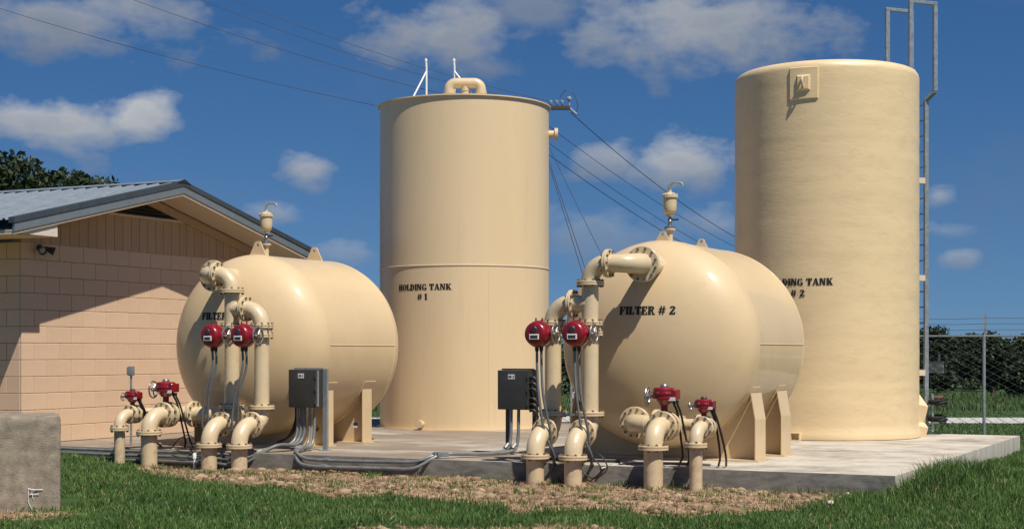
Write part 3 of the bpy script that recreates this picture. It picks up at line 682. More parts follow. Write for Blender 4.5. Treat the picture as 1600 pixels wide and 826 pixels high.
# ================================================================== FILTERS
RT = 1.55; ZC = 1.72; HD = .78; LS = 2.3
def head_y(x, z):
    q = 1-(x*x+(z-ZC)**2)/(RT*RT); return -HD*math.sqrt(max(0, q))
def filter_tank(a0, b0, num, label, slanted):
    LS = 2.3 if slanted else 2.12
    t = yard('filter_tank', label, 'tank', a0, b0)
    b = MB(); b.lathe([(RT,0),(RT,LS)], (0,0,ZC), (0,1,0), 128)
    b.f = b.f[:-2]; b.build('shell', M['tank'], t, smooth=60)
    for nm, y, s in (('front_head', 0, -1), ('rear_head', LS, 1)):
        prof = []
        for i in range(33):
            a = pi/2*i/32; prof.append((RT*math.cos(a) if i < 32 else 0, HD*math.sin(a)))
        b = MB(); b.lathe(prof, (0,y,ZC), (0,s,0), 128); b.f = [f for f in b.f if len(f) < 10]; b.build(nm, M['tank'], t, smooth=60)
    for y in (0, LS):
        b = MB(); b.lathe([(RT-.003,y-.012),(RT+.006,y-.006),(RT+.007,y+.006),(RT-.003,y+.012)], (0,0,ZC), (0,1,0), 128); b.f = [f for f in b.f if len(f) < 10]; b.build('weld_seam', M['tank'], t)
    for s in (-1, 1):
        b = MB(); b.tube([(s*(RT-.002), .015, ZC), (s*(RT-.002), LS-.015, ZC)], .011, 8); b.build('weld_seam', M['tank'], t)
    # lifting lugs along the top
    for y in (.12, 1.85):
        pl = []; n = 12
        pl = [(-.17,0),(.17,0),(.075,.20)]+[(.075*math.cos(a), .20+.075*math.sin(a)) for a in [pi*i/n for i in range(1, n)]]+[(-.075,.20)]
        k_ = .62 if slanted else .95; lug_with_hole(t, [(q[0]*(k_+.1), q[1]*k_+ZC+RT-.015) for q in pl], (0, ZC+RT-.015+.2*k_), .028, y, .03)
    # saddles
    for y in ((.25, 1.48) if not slanted else (.27, 1.58)):
        e = 1.34 if not slanted else 1.46
        zt = .98 if not slanted else .62
        s_ = MB()
        outer = [(-e, .025), (e, .025), (e, zt)]
        lo = math.asin((ZC-1.0)/RT); x1 = RT*math.cos(lo)
        if slanted: outer.append((x1+.02, 1.0))
        arcp = [(RT*.999*math.cos(a), ZC-RT*.999*math.sin(a)) for a in np.linspace(lo if slanted else math.asin((ZC-zt)/RT), pi-(lo if slanted else math.asin((ZC-zt)/RT)), 40)]
        if not slanted:
            outer = [(-e,.025),(e,.025),(e,zt)]
        outer += arcp
        if slanted: outer.append((-x1-.02, 1.0))
        outer.append((-e, zt))
        web = plate_y(outer, [] if slanted else [(sx*(e-.22), .31, .055) for sx in (-1, 1)], y, .02)
        sad = web.build('saddle', M['tank'], t, smooth=30)
        for sx in (-1, 1):
            m_ = MB(); fw = .15 if not slanted else .24
            pl = [(sx*(e+.002), .025), (sx*(e+.022), .025), (sx*(e+.022), zt), (sx*(x1+.045 if slanted else e+.022), 1.0 if slanted else zt+.0), (sx*(x1+.02 if slanted else e+.002), 1.0 if slanted else zt), (sx*(e+.002), zt)]
            if not slanted: pl = [pl[0], pl[1], pl[2], pl[5]]
            m_.prism(pl, 'y', y-fw, y+fw); m_.build('end_plate', M['tank'], sad, smooth=0, bevel=.004, seg=1)
        m_ = MB(); m_.box(-e-.06, e+.06, y-fw-.03, y+fw+.03, .002, .024); m_.build('base_plate', M['tank'], sad)
        vs = []; n = 40; a_ = math.asin((ZC-1.09)/RT)
        for i in range(n+1):
            a = a_+(pi-2*a_)*i/n
            for yy in (y-.19, y+.19):
                vs.append(((RT+.012)*math.cos(a), yy, ZC-(RT+.012)*math.sin(a)))
            for yy in (y-.19, y+.19):
                vs.append(((RT-.01)*math.cos(a), yy, ZC-(RT-.01)*math.sin(a)))
        fs = []
        for i in range(n):
            k = 4*i; fs += [(k,k+1,k+5,k+4), (k+2,k,k+4,k+6), (k+1,k+3,k+7,k+5)]
        fs += [(0,1,3,2), (4*n,4*n+1,4*n+3,4*n+2)]
        MB().add(vs, fs).build('wear_plate', M['tank'], sad, smooth=30)
    def fn(x, y):
        zz = ZC+.49+y; return (x, head_y(x, zz)-.006, zz)
    lettering('lettering', [('FILTER # '+num, .122, 0)], lambda x, y: fn(x+(.08 if num == '2' else -.15), y), t, M['ink'])
    return t
def plate_y(outer, holes, y, th):
    bm = bmesh.new(); es = []
    loops = [outer]+[[(cx+r*math.cos(2*pi*i/20), cz+r*math.sin(2*pi*i/20)) for i in range(20)] for cx, cz, r in holes]
    for lp in loops:
        vv = [bm.verts.new((p[0], y, p[1])) for p in lp]
        es += [bm.edges.new((vv[i], vv[(i+1) % len(vv)])) for i in range(len(vv))]
    bmesh.ops.triangle_fill(bm, edges=es, use_beauty=True)
    fs = [f for f in bm.faces]
    bm.verts.index_update()
    mb = MB(); n = len(bm.verts)
    co = [v.co.copy() for v in bm.verts]
    mb.v = [(c.x, y-th/2, c.z) for c in co]+[(c.x, y+th/2, c.z) for c in co]
    for f in fs:
        ix = [v.index for v in f.verts]; mb.f.append(tuple(ix)); mb.f.append(tuple(i+n for i in reversed(ix)))
    for e in bm.edges:
        if len(e.link_faces) == 1:
            a, b_ = e.verts[0].index, e.verts[1].index; mb.f.append((a, b_, b_+n, a+n))
    bm.free(); return mb
def lug_with_hole(t, outer, hole, r, y, th):
    plate_y(outer, [(hole[0], hole[1], r)], y, th).build('lifting_lug', M['tank'], t, smooth=30)

BOLT_CACHE = {}
def flange(asm, p, d, r, fr, nb=10, sub='flange'):
    # a bolted pair of flanges, 64 mm thick, starting at p and going along d
    p, d = Vector(p), Vector(d).normalized()
    b = MB(); b.lathe([(r*.9,0),(fr-.006,0),(fr,.005),(fr,.026),(fr-.004,.029),(fr-.014,.030),(fr-.014,.035),(fr-.004,.036),(fr,.039),(fr,.059),(fr-.006,.064),(r*.9,.064)], p, d, 32)
    f = b.build(sub, M['pipe'], asm, smooth=30)
    key = (round(r, 3), round(fr, 3), nb)
    if key not in BOLT_CACHE:
        m_ = MB(); br = (r+fr)/2+.012
        for k in range(nb):
            t = 2*pi*(k+.5)/nb; c = (br*math.cos(t), br*math.sin(t), 0)
            m_.lathe([(0,-.026),(.012,-.026),(.012,-.02),(.020,-.02),(.020,0),(.020,.064),(.020,.084),(.012,.084),(.012,.09),(0,.09)], c, (0,0,1), 6)
        BOLT_CACHE[key] = m_.mesh('bolts', M['bolt'], smooth=0)
    o = tag(inst(BOLT_CACHE[key], 'bolts', f), kind='stuff'); o.matrix_local = Matrix.Translation(p) @ Vector((0,0,1)).rotation_difference(d).to_matrix().to_4x4()
    return f
def pipe(asm, pts, r, mt='pipe', name='pipe', n=24):
    return MB().tube(pts, r, n).build(name, M[mt], asm, smooth=40)
RB_, RS_, FB_, FS_ = .127, .088, .205, .155

def actuator_face(a, b, z, label, group):
    # round red electric actuator facing the camera, handwheel on its right side
    t = yard('valve_actuator', label, 'actuator', a, b, z, group)
    m_ = MB(); m_.lathe([(0,-.165),(.115,-.163),(.145,-.155),(.165,-.135),(.178,-.10),(.184,-.05),(.192,-.045),(.192,-.02),(.184,-.015),(.184,.06),(.15,.11),(.08,.13),(.05,.30),(0,.30)], (0,0,0), (0,1,0), 36); body = m_.build('housing', M['red'], t, smooth=40)
    m_ = MB()
    for k in range(8):
        q = 2*pi*(k+.5)/8; m_.lathe([(0,-.065),(.012,-.065),(.012,.0),(0,.0)], (.178*math.cos(q), 0, .178*math.sin(q)), (0,1,0), 6)
    tag(m_.build('cover_bolts', M['bolt'], body), kind='stuff')
    m_ = MB(); m_.lathe([(0,-.182),(.036,-.18),(.045,-.172),(.05,-.15),(0,-.14)], (0,.0,.068), (0,1,0), 18); m_.build('sight_window', M['darkmetal'], t)
    m_ = MB(); m_.box(-.075,.075,-.174,-.158,-.078,-.002); lb = m_.build('name_plate', M['label'], t, bevel=.003, seg=1)
    m_ = MB()
    for i in range(5): m_.box(-.055+.023*i,-.037+.023*i,-.1775,-.1745,-.060,-.020)
    tag(m_.build('plate_print', M['ink'], lb, smooth=0), kind='stuff')
    m_ = MB(); m_.lathe([(0,0),(.06,0),(.06,.05),(.045,.06),(.045,.085),(0,.085)], (.15,.0,0), (1,0,0), 18); m_.build('gear_case', M['red'], t)
    wheel(t, (.265,.0,0), (1,.0,0), .135)
    m_ = MB(); m_.tube([(.2,0,0),(.27,0,0)], .018, 10); m_.build('wheel_shaft', M['chrome'], t)
    for x in (-.05, .05):
        m_ = MB(); m_.lathe([(0,0),(.012,0),(.012,.05),(0,.05)], (x,.0,.18), (0,0,1), 8); m_.build('stud', M['red'], t)
        m_ = MB(); m_.lathe([(0,-.03),(.026,-.03),(.03,.02),(.03,.05),(0,.05)], (x*.7,.0,-.215), (0,0,1), 10); m_.build('cable_gland', M['rubber'], t)
    return t
def wheel(t, c, ax, r):
    c, ax = Vector(c), Vector(ax).normalized(); q = Vector((0,0,1)).rotation_difference(ax)
    m_ = MB(); n = 28
    m_.tube([c+q @ Vector((r*math.cos(2*pi*i/n), r*math.sin(2*pi*i/n), 0)) for i in range(n+1)], r*.10, 8, caps=False)
    for k in range(3):
        a = 2*pi*k/3+.5; m_.tube([c, c+q @ Vector((r*.5*math.cos(a), r*.5*math.sin(a), -.012)), c+q @ Vector((r*math.cos(a), r*math.sin(a), 0))], r*.085, 8)
    m_.lathe([(0,-.03),(r*.24,-.03),(r*.24,.03),(0,.03)], c, ax, 12)
    m_.build('handwheel', M['chrome'], t)
def actuator_top(a, b, z, label, group, k=1.0, wheel_r=.135):
    # upright red actuator on a stem, handwheel on its left
    t = yard('valve_actuator', label, 'actuator', a, b, z, group)
    S = lambda pr: [(r*k, h*k) for r, h in pr]
    m_ = MB(); m_.lathe(S([(0,0),(.06,0),(.06,.02),(.05,.025),(.05,.10),(0,.10)]), n=16); m_.build('stem', M['red'], t)
    m_ = MB(); m_.lathe(S([(0,.10),(.07,.10),(.10,.13),(.125,.17),(.15,.185),(.165,.19),(.165,.245),(.175,.25),(.175,.275),(.165,.28),(.16,.325),(.14,.345),(0,.36)]), n=28); h = m_.build('housing', M['red'], t, smooth=30)
    m_ = MB(); m_.box(-.02*k,.205*k,-.10*k,.10*k,.18*k,.325*k); m_.build('motor_case', M['red'], t, bevel=.03*k, seg=3)
    m_ = MB(); m_.lathe(S([(0,.34),(.06,.345),(.06,.37),(.04,.395),(0,.40)]), n=16); m_.build('indicator_cap', M['darkmetal'] if k < 1 else M['chrome'], t)
    m_ = MB()
    for j in range(6):
        q = 2*pi*j/6+.3; m_.lathe([(0,-.02),(.011,-.02),(.011,.012),(0,.012)], (.168*k*math.cos(q), .168*k*math.sin(q), .28*k), (0,0,1), 6)
    tag(m_.build('cover_bolts', M['bolt'], h), kind='stuff')
    m_ = MB(); m_.box(.10*k,.20*k,-.108*k,-.1005*k,.165*k,.215*k); m_.build('name_plate', M['label'], t, smooth=0)
    m_ = MB(); m_.tube([(-.1*k,0,.22*k),(-.24*k,-.02,.22*k)], .02*k, 10); m_.build('wheel_shaft', M['chrome'], t)
    wheel(t, (-.235*k-.01,-.02,.22*k), (1,.15,0), wheel_r)
    for x in (.13, .18):
        m_ = MB(); m_.lathe([(0,0),(.022,0),(.022,.05),(0,.05)], (x*k,.03,.12*k), (0,0,1), 8); m_.build('cable_gland', M['rubber'], t)
    return t
def flex(a, b, pts, r, label, mt='conduit', group=None, name='flexible_conduit', cat='conduit'):
    # pts are in yard axes
    ps = [W(*p) for p in pts]; o = MB().tube([p-ps[-1] for p in smooth_path(ps)], r, 8).build(name, M[mt], None, smooth=60)
    o.location = ps[-1]; return tag(o, label, cat, group)

def piping(a0, s, num):
    side = 'left' if s < 0 else 'right'
    fl = 'the %s filter' % {'1': 'left', '2': 'right'}[num]
    YH = 1.55     # where the vessel's tangent line stands, measured from the pad's edge
    def X(v): return s*v
    # ---- upper assembly: two ground pipes, two risers, nozzle on the upper head
    A = yard('riser_piping', 'cream twin riser pipes with elbows feeding the top of '+fl, 'piping', a0, 0)
    V1, V2, VN = -.55, -1.14, .11
    YR = .28
    for v in (V1, V2):
        x = X(v); zg = gz(a0+x, -.4)-a_down
        pipe(A, [(x,-.4,zg), (x,-.4,.105)], RB_, 'stub', 'ground_pipe')
        flange(A, (x,-.4,.09), (0,0,1), RB_, FB_, 10)
        pipe(A, arc((x,-.4,.15), (0,0,1), (0,1,0), .30), RB_+.004, 'cast', 'elbow')
        flange(A, (x,-.105,.45), (0,1,0), RB_, FB_, 10)
        pipe(A, [(x,-.045,.45)]+arc((x,-.02,.45), (0,1,0), (0,0,1), .22)+[(x,.2,.70)], RB_+.004, 'cast', 'elbow')
        flange(A, (x,.2,.685), (0,0,1), RB_, FB_, 10)
        pipe(A, [(x,.2,.74), (x,.2,1.86)], RB_-.006, 'pipe', 'riser')
        flange(A, (x,.2,1.835), (0,0,1), RB_, FB_-.02, 10)
        pipe(A, [(x,.2,1.89), (x,.2,1.99)], RB_+.035, 'cast', 'valve_body')
        pipe(A, [(x,.1,1.94), (x,-.12,1.94)], .05, 'darkmetal', 'valve_stem', 12)
        flange(A, (x,.2,1.985), (0,0,1), RB_, FB_-.02, 10)
    YR = .2
    x1, x2 = X(V1), X(V2)
    pipe(A, [(x1,YR,2.03), (x1,YR,2.60)], RB_-.004, 'pipe', 'riser')
    flange(A, (x1,YR,2.56), (0,0,1), RB_, FB_, 10)
    pipe(A, arc((x1,YR,2.61), (0,0,1), (s,0,0), .26), RB_+.004, 'cast', 'elbow')
    xf = x1+s*.255
    flange(A, (xf,YR,2.87), (s,0,0), RB_, FB_, 10)
    rad = abs(X(VN)-(xf+s*.06))
    pts = arc((xf+s*.06,YR,2.87), (s,0,0), (0,1,0), rad)
    pipe(A, pts, [RB_+(.03*i/(len(pts)-1)) for i in range(len(pts))], 'pipe', 'reducing_elbow')
    yn = YR+rad; hy = YH+head_y(X(VN), 2.87)
    flange(A, (X(VN), yn-.01, 2.87), (0,1,0), RB_+.03, .26, 12, 'nozzle_flange')
    pipe(A, [(X(VN), yn+.04, 2.87), (X(VN), hy+.06, 2.87)], RB_+.03, 'pipe', 'nozzle')
    # cross-over from riser 1 to riser 2
    pipe(A, [(x1,YR,2.30), (x1-s*.27,YR,2.30)], RB_-.006, 'cast', 'tee_branch')
    flange(A, (x1-s*.245,YR,2.30), (-s,0,0), RB_, FB_, 10)
    pipe(A, arc((x1-s*.30,YR,2.30), (-s,0,0), (0,0,-1), .29)+[Vector((x2,YR,2.0))], RB_+.004, 'cast', 'elbow')
    # a small brace between the riser flanges
    m_ = MB(); m_.box(min(x1,x2)+.2, max(x1,x2)-.2, YR-.1, YR-.06, .69, .715); m_.build('brace', M['galv'], A)
    # ---- lower assembly
    B = yard('manifold_piping', 'cream low manifold with two valved ground pipes at the foot of '+fl, 'piping', a0, 0)
    VB, VS, VL, ZM, YC = .655, 1.27, -.08, .575, .42
    xb, xs, xl = X(VB), X(VS), X(VL)
    pipe(B, [(xb,-.4,gz(a0+xb,-.4)-a_down), (xb,-.4,.28)], RB_+.006, 'stub', 'ground_pipe')
    flange(B, (xb,-.4,.262), (0,0,1), RB_, FB_+.005, 10)
    pipe(B, arc((xb,-.4,.32), (0,0,1), (0,1,0), .255)+[Vector((xb,-.06,ZM))], RB_+.006, 'cast', 'elbow')
    flange(B, (xb,-.085,ZM), (0,1,0), RB_, FB_+.005, 10)
    pipe(B, [(xb,-.03,ZM), (xb,.07,ZM)], FB_-.05, 'cast', 'valve_body')
    flange(B, (xb,.06,ZM), (0,1,0), RB_, FB_+.005, 10)
    pipe(B, [(xb,.10,ZM), (xb,YC,ZM)], RB_-.004, 'cast', 'tee_branch')
    pipe(B, [(xs,-.4,gz(a0+xs,-.4)-a_down), (xs,-.4,.34)], RS_, 'stub', 'ground_pipe')
    flange(B, (xs,-.4,.315), (0,0,1), RS_, FS_, 8)
    pipe(B, arc((xs,-.4,.37), (0,0,1), (0,1,0), .205)+[Vector((xs,-.15,ZM))], RS_+.006, 'cast', 'elbow')
    flange(B, (xs,-.17,ZM), (0,1,0), RS_, FS_, 8)
    pipe(B, [(xs,-.115,ZM), (xs,-.045,ZM)], FS_-.045, 'cast', 'valve_body')
    flange(B, (xs,-.05,ZM), (0,1,0), RS_, FS_, 8)
    pipe(B, [(xs,0,ZM)]+arc((xs,YC-.22,ZM), (0,1,0), (-s,0,0), .22), RS_+.006, 'cast', 'elbow')
    pipe(B, [(xs-s*.2,YC,ZM), (xb,YC,ZM)], RS_, 'pipe', 'cross_pipe')
    flange(B, (xs-s*.20,YC,ZM), (-s,0,0), RS_, FS_, 8)
    pipe(B, [(xb+s*.14,YC,ZM), (xb-s*.26,YC,ZM)], RB_+.006, 'cast', 'tee')
    flange(B, (xb-s*.23,YC,ZM), (-s,0,0), RB_, FB_+.01, 10)
    pipe(B, [(xb-s*.27,YC,ZM), (xl+s*.28,YC,ZM)], RB_-.004, 'pipe', 'cross_pipe')
    pipe(B, arc((xl+s*.32,YC,ZM), (-s,0,0), (0,1,0), .32), RB_+.006, 'cast', 'elbow')
    flange(B, (xl,YC+.30,ZM), (0,1,0), RB_, FB_+.03, 12, 'nozzle_flange')
    pipe(B, [(xl,YC+.35,ZM), (xl,YH+head_y(xl,ZM)+.06,ZM)], RB_, 'pipe', 'nozzle')
    # ---- actuators
    na, fa = ('outer', 'inner')
    g1 = 'round red actuators on the risers'
    order = {1: ('leftmost', 'right'), -1: ('right', 'leftmost')}
    for v in (V1, V2):
        x = X(v); pos = ('left' if (x < X((V1+V2)/2)) else 'right')
        t = actuator_face(a0+x, -.27, 1.86, 'round red valve actuator with side handwheel on the %s riser of %s' % (pos, fl), g1)
        for i, dx in enumerate((-.035, .035)):
            bow = -.16 if s < 0 else .0
            end = (a0+x-.03+dx+(.12 if s > 0 else -.12), .02+.12*i, -.12 if s > 0 else .03)
            flex(0, 0, [(a0+x+dx,-.27,1.68), (a0+x+dx+.01,-.28,1.35), (a0+x+dx+bow*.7+(.05 if s > 0 else 0),-.30,.95), (a0+x+dx+bow*1.3+(.12 if s > 0 else 0),-.26+.05*i,.45), (a0+x+dx+bow+(.2 if s > 0 else -.02)-(.1*i),-.12,.12), end], .019,
                 '%s grey flexible conduit hanging from the %s riser actuator of %s' % (('left', 'right')[i], pos, fl), 'pvc', 'flexible conduits hanging from riser actuators')
    g2 = 'upright red actuators on the manifolds'
    actuator_top(a0+xb, .02, ZM+.19, 'larger red upright actuator with spoked handwheel on the manifold of '+fl, g2, 1.0)
    actuator_top(a0+xs, -.08, ZM+.12, 'smaller red upright actuator with little handwheel on the manifold of '+fl, g2, .76, .065)
    for (x, y, k, nm) in ((xb, .02, 1.0, 'larger'), (xs, -.08, .76, 'smaller')):
        for i, dx in enumerate((.13, .18)):
            zt = ZM+(.31 if k == 1 else .22)
            p0 = (a0+x+dx*k, y+.03, zt)
            flex(0, 0, [p0, (p0[0]+.03, y+.10, zt-.15), (p0[0]+.04+.03*i, y+.22, .35), (p0[0]+.03+.05*i, y+.3, .14), (p0[0]-.06+.05*i, .42+.07*i, .018)], .016,
                 '%s black cable looping down from the %s manifold actuator of %s' % (('left', 'right')[i], nm, fl), 'rubber', 'black cables below manifold actuators', 'cable', 'cable')
    # ---- air release valve on top of the vessel
    v = yard('air_valve', 'cream air release valve with bent outlet pipe on top of '+fl, 'valve', a0, YH+(.36 if s < 0 else .42), ZC+RT)
    m_ = MB(); m_.lathe([(.045,-.03),(.045,.19),(.085,.19),(.085,.215),(.045,.216)], n=16); m_.build('neck', M['pipe'], v)
    m_ = MB(); m_.lathe([(.03,.2165),(.085,.2165),(.085,.245),(.04,.246),(.028,.30),(.04,.33),(.026,.36),(.026,.42)], n=16); m_.build('shut_off_cock', M['chrome'], v)
    m_ = MB(); m_.box(.03,.14,-.012,.012,.335,.36); m_.build('lever', M['darkmetal'], v)
    m_ = MB(); m_.lathe([(.0,.40),(.06,.40),(.06,.43),(.085,.45),(.10,.50),(.105,.56),(.105,.68),(.125,.685),(.125,.725),(.10,.735),(.07,.76),(.03,.77),(.03,.80),(0,.80)], n=24); bd = m_.build('body', M['pipe'], v)
    m_ = MB()
    for q in range(8): m_.lathe([(0,.70),(.012,.70),(.012,.745),(0,.745)], (.115*math.cos(q*pi/4), .115*math.sin(q*pi/4), 0), (0,0,1), 6)
    tag(m_.build('bolts', M['pipe'], bd), kind='stuff')
    m_ = MB(); m_.tube(smooth_path([(0,0,.79),(0,0,.86),(.05,.01,.905),(.17,.02,.905),(.20,.02,.86)], 4), .02, 10); m_.build('outlet', M['galv'], v)
a_down = .25
F1A, F2A, FB0 = -11.3, -3.86, 1.55
filter_tank(F1A, FB0, '1', 'cream horizontal pressure vessel lettered FILTER # 1 nearest the building', False)
filter_tank(F2A, FB0, '2', 'cream horizontal pressure vessel lettered FILTER # 2 before the fibreglass tank', True)
piping(F1A, -1, '1'); piping(F2A, 1, '2')

# ================================================================== JUNCTION BOXES AND CONDUITS
def junction_box(a, b, num, label):
    t = yard('junction_box', label, 'junction box', a, b)
    m_ = MB(); m_.box(-.26,.26,-.13,.10,.70,1.32); m_.build('enclosure', M['jb'], t, bevel=.012)
    m_ = MB(); m_.box(-.255,.235,-.152,-.132,.705,1.315); dr = m_.build('door', M['jb'], t, bevel=.008)
    for z in (.80, 1.01, 1.22):
        m_ = MB(); m_.box(.236,.262,-.155,-.12,z-.045,z+.045); m_.build('hinge', M['jb'], dr, bevel=.004)
    m_ = MB(); m_.box(-.28,.28,.04,.075,1.321,1.345); m_.build('top_rail', M['galv'] if num == '1' else M['jb'], t)
    m_ = MB(); m_.box(-.07,.045,-.157,-.1525,1.18,1.255); lb = m_.build('name_plate', M['label'], t)
    lettering('plate_print', [('JB-'+num, .038, 0)], lambda x, y: (-.0125+x, -.1595, 1.2175+y), lb, M['ink'])
    pm = M['galv'] if num == '1' else M['jb']
    posts = ((.31, .08),) if num == '1' else ((-.17, .06), (.29, .08))
    for px, py in posts:
        m_ = MB(); m_.box(px-.04,px+.04,py-.022,py-.018,.01,1.33); m_.box(px-.04,px-.036,py-.018,py+.03,.01,1.33); m_.box(px+.036,px+.04,py-.018,py+.03,.01,1.33)
        m_.build('post', pm, t, smooth=0)
        m_ = MB(); m_.box(px-.08,px+.08,py-.08,py+.08,.001,.0095); m_.build('post_foot', pm, t)
    if num == '2':
        for k in range(6):
            m_ = MB(); z = 1.20-.09*k-(.06 if k > 2 else 0)
            m_.tube(smooth_path([(.262,-.05,z),(.32,-.06,z+.005),(.36,-.05,z-.03),(.38,-.02,z-.12)], 4), .028, 10); m_.build('cable_gland', M['rubber'], t)
    else:
        m_ = MB(); m_.box(.261,.275,-.10,-.06,.72,1.30); m_.build('latch_strip', M['galv'], t)
    return t
J1 = (-9.79, .93); J2 = (-6.30, 1.62)
junction_box(*J1, '1', 'dark grey junction box JB-1 on a galvanised post beside filter # 1')
junction_box(*J2, '2', 'dark grey junction box JB-2 on two legs left of filter # 2')
def lb_fitting(parent, p, d):
    p, d = Vector(p), Vector(d).normalized(); m_ = MB()
    q = Vector((1,0,0)).rotation_difference(d).to_matrix()
    m_.box(-.10,.10,-.033,.033,-.033,.033); m_.v = [tuple(p+q @ Vector(v)) for v in m_.v]
    o = m_.build('conduit_body', M['conduit'], parent, bevel=.012)
    m_ = MB(); m_.box(-.085,.085,-.028,.028,.034,.042); m_.v = [tuple(p+q @ Vector(v)) for v in m_.v]; m_.build('cover', M['galv'], o, bevel=.003, seg=1)
def run(name, label, pts, r, mt, group, fits=(), seg=6):
    t = yard(name, label, 'conduit', 0, 0, 0, group)
    MB().tube(smooth_path(pts, seg), r, 10).build('tube', M[mt], t, smooth=60)
    for i in fits:
        a, b = Vector(pts[i]), Vector(pts[min(i+1, len(pts)-1)]); lb_fitting(t, a, b-a)
    # couplings
    for i in range(2, len(pts)-2, 3):
        a, b = Vector(pts[i]), Vector(pts[i+1]); c = (a+b)/2; d = (b-a).normalized()
        MB().tube([c-d*.05, c+d*.05], r*1.28, 10).build('coupling', M[mt], t)
    return t
gc = 'grey conduits along the front of the pad'
for k, (z, b, r) in enumerate(((-.035,-.06,.024), (-.105,-.09,.028), (-.185,-.10,.028))):
    nm = ('topmost', 'middle', 'lowest')[k]
    pts = [(-15.6,b-.02,z+.01), (-14.2,b,z), (-12.6,b-.005,z-.004), (-11.6,b,z+.004), (-10.9,b,z), (-10.35,b+.02,z), (-10.05+.06*k,.25,.06+.02*k), (-9.98+.07*k,.70,.10), (-9.95+.07*k,.88,.28), (-9.95+.07*k,.90,.72)]
    run('conduit', nm+' of the three grey conduits running left from junction box JB-1', pts, r, 'pvc' if k else 'conduit', gc, (5,))
for k in range(2):
    b = -.06-.075*k; z = -.06-.095*k
    nm = ('upper', 'lower')[k]
    pts = [(-9.72+.09*k,.92,.72), (-9.72+.09*k,.90,.28), (-9.70+.09*k,.78,.08), (-9.63+.07*k,.42,.055), (-9.4,.06-.02*k,.03-.05*k), (-9.1,b,z), (-8.4,b,z-.01), (-7.6,b,z), (-7.15,b+.02,z+.02), (-6.88+.06*k,.16,.06), (-6.58+.1*k,.75,.045), (-6.40+.13*k,1.35,.06), (-6.36+.13*k,1.52,.2), (-6.36+.13*k,1.56,.72)]
    run('conduit', nm+' of the two galvanised conduits running from JB-1 along the pad to JB-2', pts, .026, 'conduit', gc, (3, 9))
for k in range(3):
    flex(0, 0, [(-10.02+.05*k,.95,.72), (-10.06+.04*k,.98,.45), (-10.25,1.02,.18), (-10.6-.1*k,.95,.035), (-11.1-.2*k,.75+.1*k,.02)], .017,
         ('leftmost', 'middle', 'rightmost')[k]+' of three black cables sagging from JB-1 under filter # 1', 'rubber', 'black cables below JB-1', 'cable', 'cable')
# cables from JB-2 across to the risers
flex(0, 0, [(-5.93,1.58,.95), (-5.92,1.55,.5), (-5.9,1.2,.06), (-5.3,.7,.02), (-4.7,.5,.02), (-4.1,.55,.02)], .02, 'black cable bundle dropping from JB-2 behind the risers of filter # 2', 'rubber', None, 'cable', 'cable')
flex(0, 0, [(-4.15,-.05,-.05), (-3.9,.2,.018), (-3.5,.5,.018), (-3.1,.6,.018), (-2.7,.5,.018)], .018, 'grey conduit lying on the pad behind the manifold of filter # 2', 'conduit')
# loop of thin black cable beside the risers of filter 2
flex(0, 0, [(-4.62,-.10,-.02), (-4.2,-.12,.18), (-4.0,-.13,-.02), (-4.2,-.14,-.18), (-4.4,-.15,-.05), (-4.25,-.16,.12), (-4.08,-.17,-.05), (-4.25,-.17,-.22)], .010, 'thin black cable coiled at the pad edge by the risers of filter # 2', 'rubber', None, 'cable', 'cable')
flex(0, 0, [(-11.75,-.12,.02), (-11.5,-.14,.22), (-11.3,-.14,.06), (-11.45,-.15,-.04), (-11.65,-.15,.1), (-11.35,-.16,.26), (-11.1,-.16,.1)], .008, 'thin black wire looped over the conduits at the foot of filter # 1', 'rubber', None, 'cable', 'cable')
# white pvc stub between the pipes
t = yard('pvc_stub', 'short white plastic pipe standing in the dirt before the conduits', 'pipe', -11.13, -.28)
g0 = gz(-11.13, -.28)
MB().tube([(0,0,g0-.1),(0,0,-.03)], .022, 12).build('pipe', M['whitepvc'], t)
MB().lathe([(0,-.08),(.03,-.08),(.03,.0),(.022,.012),(0,.014)], (0,0,-.03), (0,0,1), 12).build('cap', M['whitepvc'], t)
# weatherproof outlet on its own conduit, left of the manifold
t = yard('outlet_post', 'small grey electrical box on a conduit behind the leftmost red actuator', 'electrical box', -13.2, .62)
MB().tube([(0,0,.001),(0,0,1.26)], .02, 10).build('conduit', M['galv'], t)
MB().box(-.05,.05,-.035,.035,1.20,1.36).build('box', M['galv'], t, bevel=.01)
MB().box(-.055,.04,-.05,-.0355,1.22,1.34).build('cover', M['galv'], t, bevel=.006)

